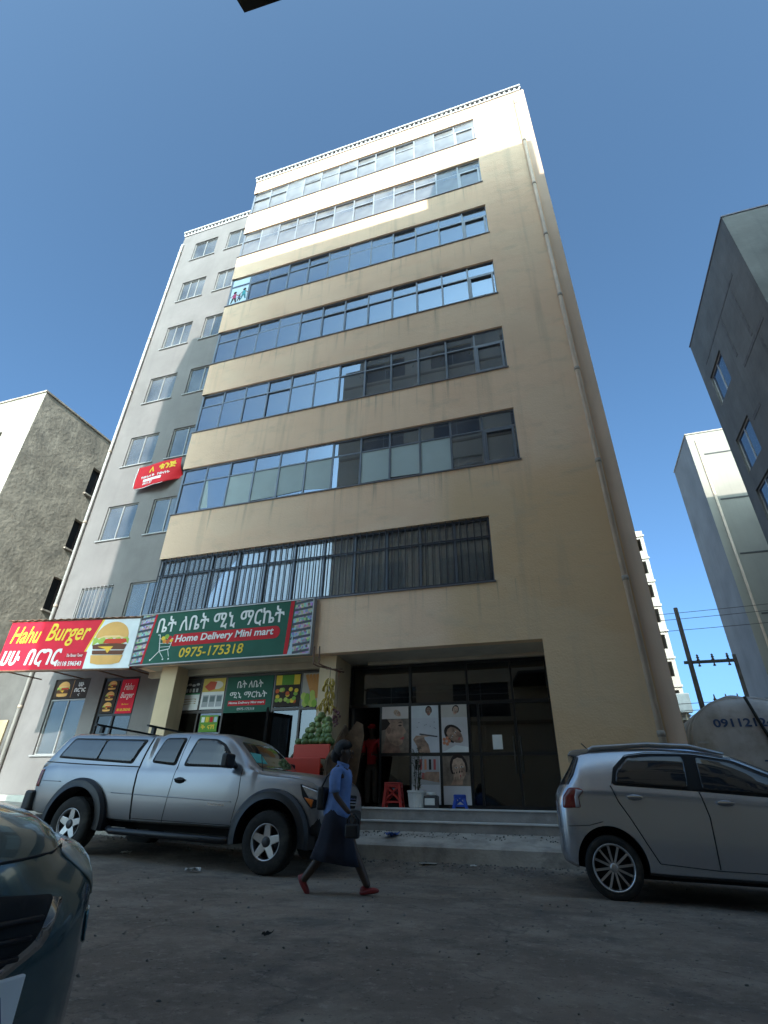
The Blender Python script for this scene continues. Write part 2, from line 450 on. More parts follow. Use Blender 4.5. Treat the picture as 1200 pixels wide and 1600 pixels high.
# left return (spandrels only, the windows wrap the corner), right side, back and roof
lh = [(FY, 12.05, z, z+WH) for z in ZB]+[(FY, 12.05, -.2, 3.87)]
holed(b, FY, 12.05, -.2, ZTOP, lh, lambda y, z, d: (XL+d, y, z), .22)
b.quad((XR, FY, -.2), (XR, 24, -.2), (XR, 24, ZTOP), (XR, FY, ZTOP))
b.quad((XL, 24, -.2), (XR, 24, -.2), (XR, 24, ZTOP), (XL, 24, ZTOP))
b.quad((XL, 12.05, -.2), (XL, 24, -.2), (XL, 24, ZTOP), (XL, 12.05, ZTOP))
b.quad((XL, FY, 26.2), (XR, FY, 26.2), (XR, 24, 26.2), (XL, 24, 26.2))
b.build('wall', cream, BLD, True, recalc=False)
b = MB()          # the strip to the right of the downpipe carries its own greyer coat
b.box(1.705, XR-.01, FY-.006, FY-.001, .3, ZTOP-.02)
b.build('corner_strip', mat('greyed_cream', (.70, .525, .40), .88, var=.08, scale=.8, streak=.3, bump=.15, bscale=20), BLD, True)
# floor slabs and rooms behind the windows
b = MB()
for k in range(7): b.box(XL+.03, XR-.05, FY+.24, 17, ZB[k]-1.0, ZB[k]-.8)
b.build('floor_slab', light_room, BLD, True)
b = MB()
b.box(XL+.03, XR-.05, 16.2, 16.3, 4.2, 26.1)
for x in (-6.9, -3.4, -.3): b.box(x, x+.12, FY+1.2, 16.2, 4.25, 26.05)
b.build('partition', mat('office_wall', (.42, .41, .39), .9, var=.15, scale=.6), BLD, True)
# parapet rail with a row of small square openings
def parapet(x0, x1, y, z, parent, m):
    b = MB(); b.box(x0-.06, x1+.03, y-.09, y+.16, z+.24, z+.34); b.build('coping', m, parent, True)
    b = MB(); b.box(x0-.02, x1, y-.04, y+.12, z, z+.09); b.build('rail', m, parent, True)
    b = MB(); n = int((x1-x0)/.2)
    for i in range(n+1):
        x = x0+(x1-x0)*i/n; b.box(x-.04, x+.04, y-.05, y+.10, z+.092, z+.238)
    tag(b.build('baluster', m, parent, True), kind='stuff')
    b = MB(); b.box(x0, x1-.02, y+.04, y+.10, z+.093, z+.237); b.build('backing', mat('dark_recess', (.10, .10, .13), .9), parent, True)
white_paint = mat('white_paint', (.42, .42, .42), .7, var=.06, streak=.25)
parapet(XL, XR-.12, FY, ZTOP+.001, BLD, white_paint)

def strip_window(parent, x0, x1, z0, z1, y, ncol, frame_m, pane_mat, fr=.05, transom=.68, casement=True, blinds=(), corner=True, grille=False):
    """strip of panes with a top light row; panes and frame are the pieces of the window"""
    w = MB(); zt = z0+(z1-z0)*transom
    w.box(x0, x1, y, y+.07, z0, z0+fr); w.box(x0, x1, y, y+.07, z1-fr, z1)
    cw = (x1-x0)/ncol
    for i in range(ncol+1):
        x = x0+i*cw; a = max(x0, x-fr/2); c = min(x1, x+fr/2); w.box(a, c, y+.001, y+.069, z0+fr, z1-fr)
    for i in range(ncol): w.box(x0+i*cw+fr/2, x0+(i+1)*cw-fr/2, y+.006, y+.064, zt-fr/2+.004, zt+fr/2-.004)
    if casement:
        a, c = x1-cw+fr/2+.005, x1-fr-.005
        w.box(a, c, y-.02, y+.05, z0+fr+.005, z0+fr+.07); w.box(a, c, y-.02, y+.05, zt-fr-.06, zt-fr+.005)
        w.box(a, a+.06, y-.02, y+.05, z0+fr+.071, zt-fr-.061); w.box(c-.06, c, y-.02, y+.05, z0+fr+.071, zt-fr-.061)
    f = w.build('window', frame_m, parent, True)
    g = []
    for r, (a, c) in enumerate([(z0+fr, zt-fr/2), (zt+fr/2, z1-fr)]):
        m0 = MB(); m0.box(-cw/2+fr/2, cw/2-fr/2, 0, .008, a, c)
        src = None
        for i in range(ncol):
            xc = x0+(i+.5)*cw
            if src is None:
                src = m0.build('pane', pane_mat, f); src.location = (xc, y+.03, 0); o = src
            else: o = share(src, f, (xc, y+.03, 0))
            # each pane sits a hair out of true, so reflections break from pane to pane
            o.rotation_euler = (R(random.uniform(-.10, .10)), 0, R(random.uniform(-.2, .2)))
            # keep the lower edge in place while tilting
            if r == 0 and i in blinds:
                bb = MB(); hh = random.uniform(.0, .12)
                bb.quad((x0+i*cw+fr/2, y+.026, a+hh*(c-a)), (x0+(i+1)*cw-fr/2, y+.026, a+hh*(c-a)*random.uniform(.2, 1.6)), (x0+(i+1)*cw-fr/2, y+.026, c), (x0+i*cw+fr/2, y+.026, c))
                bb.build('blind', blind_m, f)
    return f
blindsets = {1: (1, 2, 3, 4, 5, 7, 8, 9)}
WIN = []
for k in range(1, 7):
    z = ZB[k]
    f = strip_window(BLD, XL+.05, XW-.002, z+.002, z+WH-.002, FY+.06, 12, alu if k < 5 else mat('sunlit_aluminium', (.26, .28, .31), .4, .3), pane_m if k < 5 else glass('sunlit_pane', (.30, .34, .38), .16, 1.5, dust=.26, gcol=(.6, .75, .95)), blinds=blindsets.get(k, ()))  # top two floors: sunlight's wash painted into paler panes and frames
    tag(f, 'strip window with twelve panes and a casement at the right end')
    # the short glazed return round the left corner
    w = MB(); w.box(XL, XL+.05, FY+.061, FY+.12, z+.003, z+WH-.003); w.box(XL, XL+.05, FY+.12, 12.04, z+.003, z+.05); w.box(XL, XL+.05, FY+.12, 12.04, z+WH-.05, z+WH-.003)
    for yy in (11.43,): w.box(XL+.001, XL+.049, yy-.02, yy+.02, z+.051, z+WH-.051)
    cf = w.build('corner_frame', alu, BLD, True)
    p = MB(); p.box(XL+.02, XL+.028, FY+.12, 12.03, z+.05, z+WH-.05); p.build('pane', pane_m, cf)
    WIN.append(f)
    s = MB(); s.box(XL-.02, XW+.03, FY-.035, FY+.09, z-.035, z-.001); s.build('window_sill', mat('sill_metal', (.13, .13, .15), .5, .3), BLD, True)
# barred window of the lowest upper floor
z = ZB[0]
f = strip_window(BLD, XL+.05, -.99-.002, z+.002, z+WH-.002, FY+.10, 11, alu, glass('clearer_pane', (.80, .84, .88), .06, 1.5, wav=.03, dust=.10), casement=False, transom=.70)
cb = MB()
n = 260; pts = [(-10.1+(9.0*i/n), FY+.25+.025*math.sin(i*1.3)+.010*math.sin(i*.37)) for i in range(n+1)]
for (xa, ya), (xb, yb) in zip(pts, pts[1:]):
    cb.quad((xa, ya, z+.1), (xb, yb, z+.1), (xb, yb, z+WH), (xa, ya, z+WH))
cb.build('curtain', mat('white_curtain', (.84, .85, .84), .85, var=.05), f, smooth=True)
bar = None
nb = 56
for i in range(nb):
    x = XL+.06+(9.19)*i/(nb-1)
    if bar is None:
        q = MB(); q.box(-.011, .011, -.011, .011, z-.02, z+WH+.01); bar = q.build('bar', mat('bar_iron', (.03, .035, .05), .5, .3), f); bar.location = (x, FY+.035, 0)
    else: share(bar, f, (x, FY+.035, 0))
q = MB()
for zz in (z+.04, z+WH*.69, z+WH-.05): q.box(XL+.03, -1.0, FY+.047, FY+.06, zz-.015, zz+.015)
q.build('bar_rail', MATS['bar_iron'], f)
s = MB(); s.box(XL-.02, -.96, FY-.035, FY+.09, z-.035, z-.001); s.build('window_sill', MATS['sill_metal'], BLD, True)
# downpipe
pipe_m = mat('pipe_plastic', (.70, .545, .41), .5, var=.12, streak=.3)
q = MB(); q.cyl((1.60, FY-.085, .55), (1.60, FY-.085, 25.9), .058, n=14)
PIPE = q.build('downpipe', pipe_m, BLD, True)
for zz in np.arange(2.0, 25.5, 2.9):
    q = MB(); q.cyl((1.60, FY-.085, zz), (1.60, FY-.085, zz+.10), .067, n=14); q.box(1.585, 1.615, FY-.03, FY-.002, zz+.03, zz+.06)
    q.build('pipe_collar', mat('pipe_collar', (.36, .30, .24), .6), PIPE)
# recess at street level
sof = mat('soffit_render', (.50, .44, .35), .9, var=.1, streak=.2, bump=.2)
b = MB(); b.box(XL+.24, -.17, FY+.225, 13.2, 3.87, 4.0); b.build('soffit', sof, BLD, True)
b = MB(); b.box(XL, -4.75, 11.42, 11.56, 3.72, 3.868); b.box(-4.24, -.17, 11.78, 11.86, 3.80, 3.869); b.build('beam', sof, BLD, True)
pier_m = mat('ochre_render', (.66, .51, .325), .85, var=.08, scale=1.5, streak=.25, bump=.2, bscale=18)
for x0, x1, y0, y1 in ((-9.52, -9.05, 11.0, 11.50), (-5.13, -4.72, 10.98, 11.9)):
    b = MB(); b.box(x0, x1, y0, y1, .4, 3.868); b.build('pillar', pier_m, BLD, True, bevel=.012)
b = MB(); b.box(-.163, -.10, FY+.2, 12.2, .5, 3.868); b.build('pillar', pier_m, BLD, True)
# step edges of pale stone
stone = mat('grey_stone', (.31, .285, .265), .7, var=.2, scale=4, bump=.2, dirt=((.14, .13, .12), 2.5, .6))
nos = mat('white_marble_edge', (.62, .61, .59), .4, var=.1)
STEPS = thing('entrance_steps', 'wide grey stone steps with pale edges up to the dark glass shop', 'steps', (-2.2, 10.5, .4))
for i, (y, z) in enumerate(((10.70, FLOORZ), (10.38, .66))):
    b = MB(); b.box(-9.4, -.18, y+.012, 13.2 if i == 0 else 10.711, .3, z-.031); b.build('step', stone, STEPS, True)
    b = MB(); b.box(-9.42, -.18, y-.012, 13.2 if i == 0 else 10.711, z-.03, z); b.build('tread', nos, STEPS, True, bevel=.006)
b = MB(); b.box(XL+.02, -9.42, 11.76, 11.86, .5, 3.868); b.build('return_wall', mat('grey_return', (.17, .16, .155), .9, var=.1, bump=.2), BLD, True)
# side and back of the recess
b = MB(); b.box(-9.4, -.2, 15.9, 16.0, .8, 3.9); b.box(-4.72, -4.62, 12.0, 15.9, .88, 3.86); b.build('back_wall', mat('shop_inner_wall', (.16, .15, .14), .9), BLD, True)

# ================================================================ grey wing on the left
WY = 12.05; WX0, WX1 = -15.25, XL
grey = mat('grey_render', (.162, .153, .150), .88, var=.10, scale=.9, bump=.35, bscale=3, streak=.18, dirt=((.122, .116, .113), 1.2, .6))
WING = thing('apartment_wing', 'grey rendered wing with small sliding windows left of the cream building', 'building', (-12.8, 12.3, .5))
ZW = [5.50+3.1*k for k in range(7)]
wh = []
for z in ZW: wh += [(-14.37, -13.05, z, z+1.38), (-12.41, -11.09, z, z+1.38)]
wh += [(-14.16, -12.86, 1.95, 3.98), (-12.36, -11.10, .98, 3.95)]
b = MB()
holed(b, WX0, WX1, -.2, ZTOP, wh, lambda x, z, d: (x, WY+d, z), .16)
b.quad((WX0, WY, -.2), (WX0, 24, -.2), (WX0, 24, ZTOP), (WX0, WY, ZTOP))
b.quad((WX0, 24, -.2), (WX1, 24, -.2), (WX1, 24, ZTOP), (WX0, 24, ZTOP))
b.quad((WX0, WY, 26.2), (WX1, WY, 26.2), (WX1, 24, 26.2), (WX0, 24, 26.2))
b.build('wall', grey, WING, True, recalc=False)
parapet(WX0, WX1-.1, WY, ZTOP+.001, WING, white_paint)
b = MB()
for z in ZW: b.box(WX0+.1, WX1, WY+.2, 15.6, z-.95, z-.8)
b.box(WX0+.1, WX1, 15.5, 15.6, 1, 26); b.build('room', light_room, WING, True)
def slider(parent, x0, x1, z0, z1, y, states, m=alu_white, bars=False):
    f = MB(); t = .035
    f.box(x0, x1, y, y+.07, z0, z0+t); f.box(x0, x1, y, y+.07, z1-t, z1); f.box(x0, x0+t, y+.001, y+.069, z0+t, z1-t); f.box(x1-t, x1, y+.001, y+.069, z0+t, z1-t)
    n = len(states); w = (x1-x0-2*t)/n
    for i in range(1, n): f.box(x0+t+w*i-t/2, x0+t+w*i+t/2, y+.002, y+.06, z0+t, z1-t)
    fo = f.build('window', m, parent, True)
    for i, s in enumerate(states):
        a, c = x0+t+w*i+(t/2 if i else 0), x0+t+w*(i+1)-(t/2 if i < n-1 else 0)
        if s != 'o':
            p = MB(); p.box(a, c, y+.025, y+.032, z0+t, z1-t); po = p.build('pane', wing_pane, fo)
            po.rotation_euler = (0, 0, 0)
        if s in 'wbk':
            p = MB(); p.quad((a, y+.09, z0+t), (c, y+.09, z0+t), (c, y+.09, z1-t), (a, y+.09, z1-t))
            p.build('blind', {'w': white_blind, 'b': mat('brown_cloth', (.20, .16, .12), .9), 'k': mat('grey_blind', (.24, .25, .27), .9)}[s], fo)
    s = MB(); s.box(x0-.07, x1+.07, WY-.05, WY+.07, z0-.04, z0-.001); s.build('sill', alu_white, fo)
    if bars:
        bo = None
        for i in range(9):
            x = x0+.05+(x1-x0-.1)*i/8
            if bo is None:
                q = MB(); q.box(-.01, .01, 0, .02, z0-.02, z1+.02); bo = q.build('bar', mat('grey_bar', (.25, .25, .25), .5), fo); bo.location = (x, WY-.035, 0)
            else: share(bo, fo, (x, WY-.035, 0))
    return fo
lst = ['ww', 'gk', 'gk', 'gk', 'bgb', 'bgb', 'gb'][::1]
lst[0] = 'kw'; lst[1] = 'ww'
rst = ['ww', 'gw', 'gg', 'gk', 'bgk', 'bgk', 'gg']
for k, z in enumerate(ZW):
    slider(WING, -14.37, -13.05, z, z+1.38, WY+.05, lst[k], bars=(k == 0))
    slider(WING, -12.41, -11.09, z, z+1.38, WY+.05, rst[k])
# street level window and door
slider(WING, -14.16, -12.86, 1.95, 3.42, WY+.05, 'gk')
fd = MB(); fd.box(-12.36, -12.28, WY+.05, WY+.12, .98, 3.95); fd.box(-11.18, -11.10, WY+.05, WY+.12, .98, 3.95); fd.box(-12.28, -11.18, WY+.05, WY+.12, 3.87, 3.95)
fd.box(-11.80, -11.74, WY+.051, WY+.119, .98, 3.87); fd.box(-12.28, -11.80, WY+.051, WY+.119, 2.92, 2.98); fd.box(-11.74, -11.18, WY+.051, WY+.119, 2.92, 2.98)
fd = fd.build('door', black_alu, WING, True)
for a, c, zz, zy in ((-12.28, -11.8, .98, 2.92), (-11.74, -11.18, .98, 2.92), (-12.28, -11.8, 2.98, 3.87), (-11.74, -11.18, 2.98, 3.87)):
    p = MB(); p.box(a, c, WY+.08, WY+.088, zz, zy); p.build('pane', shop_pane, fd)
q = MB(); q.cyl((-15.16, WY-.07, 1.1), (-15.16, WY-.07, 25.6), .055, n=12); q.cyl((-15.16, WY-.07, 25.6), (-15.16, WY+.02, 25.75), .055, n=12)
wp = q.build('downpipe', mat('grey_pipe', (.42, .41, .39), .5, var=.1), WING, True)
for zz in np.arange(3.2, 25, 3.1):
    q = MB(); q.cyl((-15.16, WY-.07, zz), (-15.16, WY-.07, zz+.09), .065, n=12); q.build('pipe_collar', MATS['pipe_collar'], wp)
b = MB(); b.box(-16.3, -10.3, 10.85, WY-.002, .2, .96); tag(b.build('concrete_apron', mat('pale_concrete', (.46, .44, .39), .9, var=.15, bump=.4, bscale=12), None, bevel=.02), 'pale concrete apron along the foot of the grey wing', 'apron')

# ================================================================ opposite building behind the viewer (it shades the street and shows in the panes)
OPP = thing('opposite_building', 'tan building across the street mirrored in the windows, with a dark projecting slab', 'building', (0, -1.5, 0))
tan = mat('tan_render', (.60, .50, .36), .9, var=.1, scale=.7, streak=.2, bump=.2)
OY = -1.5; OZ = 27.40
b = MB()
oh = []
for k in range(8):
    z = 4.6+2.9*k
    for x in np.arange(-9.2, 20, 4.4): oh.append((x, x+2.6, z, z+1.5))
holed(b, -9.7, 24, -.2, OZ, [h for h in oh if h[0] > -9.7], lambda x, z, d: (x, OY-d, z), .2)
OD = -5.0
b.quad((-10.7, OY, -.2), (-9.7, OY, -.2), (-9.7, OY, OZ-1.2), (-10.7, OY, OZ-1.2))
b.quad((-10.7, OY, -.2), (-10.7, OD, -.2), (-10.7, OD, OZ-1.6), (-10.7, OY, OZ-1.2)); b.quad((-9.7, OY, OZ-1.2), (-9.7, OD, OZ-1.6), (-9.7, OD, OZ-.4), (-9.7, OY, OZ))
b.quad((-10.7, OY, OZ-1.2), (-9.7, OY, OZ-1.2), (-9.7, OD, OZ-1.6), (-10.7, OD, OZ-1.6))
b.quad((-10.7, OD, -.2), (24, OD, -.2), (24, OD, OZ-1.6), (-10.7, OD, OZ-1.6)); b.quad((24, OY, -.2), (24, OD, -.2), (24, OD, OZ-.4), (24, OY, OZ))
b.quad((-9.7, OD, OZ-1.61), (24, OD, OZ-1.61), (24, OD, OZ-.4), (-9.7, OD, OZ-.4))
b.quad((-9.7, OY, OZ), (24, OY, OZ), (24, OD, OZ-.4), (-9.7, OD, OZ-.4))
b.build('wall', tan, OPP, True, recalc=False)
oh = [h for h in oh if h[0] > -9.7]
b = MB(); b.box(13.0, 38, OD-4, OY-.4, 0, 39.3); b.build('shading_block', tan, OPP, True)  # unseen block, added to keep sun off the cement building's front
b = MB(); b.box(.20, 3.78, OY-3, OY-.05, OZ-.05, OZ+2.42); b.build('stair_tower', tan, OPP, True)
op = None
for (x0, x1, z0, z1) in oh:
    if op is None:
        q = MB(); q.box(0, 2.6, 0, .01, 0, 1.5); op = q.build('pane', mat('opposite_glass', (.03, .04, .05), .06, spec=.8), OPP); op.location = (x0, OY-.12+1.5, z0)
        q = MB(); q.box(1.28, 1.32, .011, .05, 0, 1.5); q.box(0, 2.6, .012, .05, 1.0, 1.04); w0 = q.build('window_bar', alu_white, op)
    else:
        o = share(op, OPP, (x0, OY-.12+1.5, z0)); share(w0, o)
b = MB()
for k in range(8): b.box(-10.6, 23.9, OY+.001, OY+.06, 4.25+2.9*k, 4.40+2.9*k)
b.build('ledge', mat('brown_ledge', (.25, .19, .13), .9), OPP, True)
# projecting slab whose corner shows at the top of the view
b = MB(); b.prism([(-2.046, -1.499), (3.5, -1.499), (3.5, 1.378), (-1.5075, 1.0378)], 'Z', 5.86, 6.0)
b.build('canopy_slab', mat('dark_slab', (.05, .045, .04), .85), OPP, True)
# ================================================================ shop signs
P = lambda n, c, r=.6, **k: mat('print_'+n, c, r, var=.08, spec=.25, **k)
pw, pgreen, pred, pyel, pblack = P('white', (.80, .80, .78)), P('green', (.018, .105, .068), bump=.25, bscale=2.5), P('red', (.55, .012, .02)), P('yellow', (.80, .56, .05)), P('black', (.02, .018, .018))
phot = P('crimson', (.62, .01, .035), bump=.25, bscale=2.5)
def shelf_print():
    m = bpy.data.materials.new('print_shelves'); t, n, l = nodes_of(m); b = n['Principled BSDF']; b.inputs['Roughness'].default_value = .45
    tc = n.new('ShaderNodeTexCoord'); mp = n.new('ShaderNodeMapping'); mp.inputs['Scale'].default_value = (20, .2, 17); mp.inputs['Rotation'].default_value = (0, .10, 0)
    l.new(tc.outputs['Object'], mp.inputs['Vector'])
    v = n.new('ShaderNodeTexVoronoi'); v.inputs['Scale'].default_value = 1; v.inputs['Randomness'].default_value = .85; v.distance = 'CHEBYCHEV'; l.new(mp.outputs['Vector'], v.inputs['Vector'])
    w = n.new('ShaderNodeTexWave'); w.wave_type = 'BANDS'; w.bands_direction = 'Z'; w.inputs['Scale'].default_value = .11; l.new(mp.outputs['Vector'], w.inputs['Vector'])
    hs = n.new('ShaderNodeHueSaturation'); hs.inputs['Saturation'].default_value = .75; hs.inputs['Value'].default_value = .62; l.new(v.outputs['Color'], hs.inputs['Color'])
    mr = n.new('ShaderNodeMapRange'); mr.inputs['From Min'].default_value = .2; mr.inputs['From Max'].default_value = .38; l.new(w.outputs['Fac'], mr.inputs['Value'])
    mx = n.new('ShaderNodeMix'); mx.data_type = 'RGBA'; l.new(mr.outputs['Result'], mx.inputs['Factor']); mx.inputs['A'].default_value = (.02, .02, .04, 1); l.new(hs.outputs['Color'], mx.inputs['B'])
    l.new(mx.outputs['Result'], b.inputs['Base Color']); return m
shelf_m = shelf_print()
GS = thing('shop_sign', 'green mini market signboard with white lettering and a red band', 'sign', (-10.20, 10.60, 3.86))
SW, SH = 4.95, 1.28
b = MB(); b.box(0, SW, .006, .13, 0, SH); b.build('panel', pgreen, GS)
b = MB()
for a in ((-.02, SW+.02, -.012, .14, -.03, 0), (-.02, SW+.02, -.012, .14, SH, SH+.03), (-.03, 0, -.012, .14, -.03, SH+.03), (SW, SW+.03, -.012, .14, -.03, SH+.03)): b.box(*a)
b.build('frame', alu_white, GS)
flat('photo_panel', [(0.0, .0), (.30, 0), (.44, SH), (0, SH)], .003, shelf_m, GS)
flat('photo_panel', [(4.42, 0), (4.95, 0), (4.95, SH), (4.50, SH)], .003, shelf_m, GS)
flat('stripe', [(.30, 0), (.36, 0), (.50, SH), (.44, SH)], .002, pred, GS)
flat('stripe', [(4.30, 0), (4.40, 0), (4.46, SH), (4.36, SH)], .002, pred, GS)
flat('floor_panel', [(4.40, 0), (4.52, 0), (4.50, .45)], .001, P('pale_blue', (.45, .58, .66)), GS)
lettering('ቤት ለቤት ሚኒ ማርኬት', .58, 4.22, .74, 1.20, 0, pw, GS, bold=.014)
bb = [(1.16, .40), (4.02, .40)] + [(4.02+.13*math.sin(a), .55-.15*math.cos(a)) for a in np.linspace(.3, 2.9, 8)] + [(4.02, .70), (1.16, .70), (1.06, .55)]
flat('band', bb, .002, pred, GS)
lettering('Home Delivery Mini mart', 1.22, 3.98, .44, .67, -.001, pw, GS, bold=.022, shear=.12)
lettering('0975-175318', 1.42, 3.22, .10, .34, 0, pyel, GS, bold=.012, shear=.08)
# trolley print
q = MB()
def line(b_, pts, w, y):
    for (x0, z0), (x1, z1) in zip(pts, pts[1:]):
        d = Vector((x1-x0, z1-z0)); d.normalize(); nx, nz = -d.y*w/2, d.x*w/2
        b_.prism([(x0-nx, z0-nz), (x1-nx, z1-nz), (x1+nx, z1+nz), (x0+nx, z0+nz)], 'Y', y, y+.002)
line(q, [(.66, .72), (.72, .72), (.80, .30), (1.08, .34)], .022, 0); line(q, [(.80, .30), (.60, .10)], .02, 0); line(q, [(.72, .62), (1.14, .60), (1.08, .34)], .018, 0)
line(q, [(.74, .5), (1.10, .48)], .012, 0); line(q, [(.77, .4), (1.09, .4)], .012, 0); line(q, [(.8, .30), (.95, .13)], .014, 0); line(q, [(1.05, .33), (1.12, .15)], .014, 0)
for cx in (.58, .96, 1.13): q.prism(ellipse(cx, .09, .022, .022, 10), 'Y', 0, .002)
q.build('trolley', pw, GS)
rr = random.Random(5)
for cx, cz, r, c in ((.84, .62, .06, 'yellow'), (.94, .66, .07, 'leaf'), (1.04, .62, .06, 'tomato'), (.90, .54, .06, 'orange'), (1.0, .53, .06, 'pepper'), (1.10, .55, .05, 'yellow')):
    flat('grocery', ellipse(cx, cz, r, r*.9, 12), -.002+.0005*rr.random(), {'yellow': pyel, 'leaf': P('leaf', (.25, .42, .06)), 'tomato': pred, 'orange': P('orange', (.75, .28, .03)), 'pepper': P('pepper', (.60, .12, .03))}[c], GS)

# ---- burger sign, swung out from the wall
ang = math.atan2(.60, 3.84)
bun, pat, let, chz, tom = P('bun', (.72, .40, .12)), P('patty', (.13, .045, .02)), P('lettuce', (.38, .52, .10)), P('cheese', (.85, .50, .05)), P('tomato_slice', (.60, .05, .02))
bun_l = P('bun_light', (.82, .58, .28))
def burger(x, z, w, h, y, parent):
    """printed burger: crown, salad, tomato, two patties with cheese, heel"""
    def E(fx, fz): return (x+fx*w, z+fz*h)
    crown = [E(.04, .60)]+[E(.5-.46*math.cos(a), .62+.38*math.sin(a)) for a in np.linspace(0, math.pi, 16)]+[E(.96, .60)]
    flat('burger_bun', crown, y, bun, parent)
    flat('burger_bun', [E(.12, .61), E(.3, .66), E(.7, .66), E(.88, .61)], y-.002, bun_l, parent)
    zig = [E(.0, .50)]+[E(i/14, .60+.03*math.sin(i*2.1)) for i in range(15)]+[E(1.0, .5)]+[E(1-i/14, .46+.04*math.sin(i*1.7)) for i in range(15)]
    flat('burger_salad', zig, y-.003, let, parent)
    flat('burger_tomato', [E(.30, .48), E(.35, .58), E(.92, .58), E(.96, .50), E(.8, .46)], y-.005, tom, parent)
    flat('burger_patty', [E(.02, .44), E(.06, .34), E(.94, .32), E(.98, .44), E(.7, .47), E(.3, .47)], y-.007, pat, parent)
    flat('burger_cheese', [E(.18, .40), E(.5, .40), E(.62, .40), E(.50, .24), E(.40, .34)], y-.011, chz, parent)
    flat('burger_patty', [E(.06, .31), E(.08, .22), E(.92, .20), E(.95, .30)], y-.009, pat, parent)
    flat('burger_bun', [E(.05, .20), E(.10, .02), E(.30, -.02), E(.7, -.02), E(.9, .02), E(.95, .19)], y-.006, bun, parent)
RS = thing('burger_sign', 'red burger shop signboard swung out under a rusty lean-to roof', 'sign', (-14.24, 9.97, 3.79), ang)
RS.scale = (.945, 1, 1); RS.location = (-14.24+.225*math.cos(ang), 9.97+.225*math.sin(ang), 3.79); RW, RH = 4.08, 1.29
b = MB(); b.box(0, RW, .008, .10, 0, RH); b.build('panel', phot, RS)
flat('photo_panel', [(2.70, 0), (RW, 0), (RW, RH), (2.96, RH), (2.66, .44), (2.70, .44)], .004, P('offwhite', (.72, .76, .78)), RS)
flat('stripe', [(2.60, .44), (2.66, .44), (2.96, RH), (2.90, RH)], .002, pyel, RS)
lettering('Hahu', .16, 1.08, .70, 1.16, 0, pyel, RS, bold=.012, shear=.30); lettering('Burger', 1.28, 2.62, .60, 1.22, 0, pyel, RS, bold=.012, shear=.30)
lettering('ሀሁ', .10, .66, .12, .50, 0, pw, RS, bold=.03, shear=.12); lettering('በርገር', .86, 1.92, .08, .54, 0, pw, RS, bold=.03, shear=.12)
flat('band', [(2.06, .28), (2.62, .28), (2.66, .36), (2.62, .42), (2.10, .42)], .0015, P('dark_red', (.45, .01, .02)), RS)
lettering('The Flavour Tower', 2.10, 2.60, .31, .39, -.001, pw, RS, shear=.2)
lettering('0118 596543', 1.90, 2.62, .08, .20, -.001, pw, RS, bold=.02)
burger(2.78, .12, 1.08, 1.10, .001, RS)
b = MB()
for a in ((-.03, RW+.02, -.006, .11, -.035, 0), (-.03, RW+.02, -.006, .11, RH, RH+.03)): b.box(*a)
b.build('frame', mat('rusty_steel', (.16, .09, .06), .8, .2, var=.4, scale=9), RS)
# rusty sheets of the lean-to roof, from the sign's top up to the wall
rust = mat('rusty_sheet', (.30, .15, .09), .75, .2, var=.4, scale=5, dirt=((.42, .36, .30), 4, .8), bump=.2)
b = MB(); n = 60; rows = []
for i in range(n+1):
    x = -.1+(RW+.15)*i/n; xw = -14.24+x*math.cos(ang); yw = 9.97+x*math.sin(ang); c = .018*math.sin(i*1.9)
    dy = (12.03-yw)
    # in the sign's frame: run back along +y in world means a mix of local axes
    p0 = Vector((x, -.05, RH+.03+c)); back = Vector((math.sin(ang), math.cos(ang), 0))*dy
    p1 = p0+back+Vector((0, 0, .30+.22*i/n))
    rows.append((b.bm.verts.new(p0), b.bm.verts.new(p0.lerp(p1, .5)+Vector((0, 0, .02*math.sin(i*.3)))), b.bm.verts.new(p1)))
for a, c in zip(rows, rows[1:]):
    b.bm.faces.new([a[0], c[0], c[1], a[1]]); b.bm.faces.new([a[1], c[1], c[2], a[2]])
ro = b.build('roof_sheet', rust, RS, smooth=True)
md = ro.modifiers.new('solid', 'SOLIDIFY'); md.thickness = .006
for x in (.1, 1.5, 2.9, 3.95):
    b = MB(); b.cyl((x, .06, RH-.02), (x+math.sin(ang)*1.3, math.cos(ang)*1.3, RH+.25), .02, n=6); b.build('bracket', MATS['rusty_steel'], RS)
    b = MB(); b.cyl((x, .06, .02), (x+math.sin(ang)*1.35, math.cos(ang)*1.35, .05), .018, n=6); b.build('bracket', MATS['rusty_steel'], RS)

# ---- posters at the burger shop
def poster(name, label, x0, x1, z0, z1, y, m, cat='poster', group=None):
    r = thing(name, label, cat, (x0, y, z0), 0, group)
    b = MB(); b.box(0, x1-x0, 0, .004, 0, z1-z0); b.build('sheet', m, r); return r
pdark = P('espresso', (.035, .022, .016))
r = poster('burger_poster', 'dark poster with a burger over the window under the red sign', -14.15, -12.87, 3.44, 3.97, 12.085, pdark)
burger(.10, .06, .46, .42, -.003, r); flat('stripe', rect(.66, .675, .02, .51), -.002, P('copper', (.5, .25, .08)), r)
lettering('ሀሁ', .86, 1.05, .32, .44, -.002, pw, r, bold=.03); lettering('በርገር', .76, 1.16, .16, .28, -.002, pw, r, bold=.03); lettering('ና', .92, 1.0, .05, .12, -.002, pw, r)
r = poster('burger_poster', 'narrow dark poster with a column of burgers on the shop door', -12.27, -11.81, 2.99, 3.86, 12.085, pdark)
for i in range(3): burger(.08, .05+.29*i, .30, .24, -.003, r)
r = poster('burger_poster', 'red poster with handwritten style lettering on the shop door', -11.72, -11.17, 2.97, 3.88, 12.083, phot)
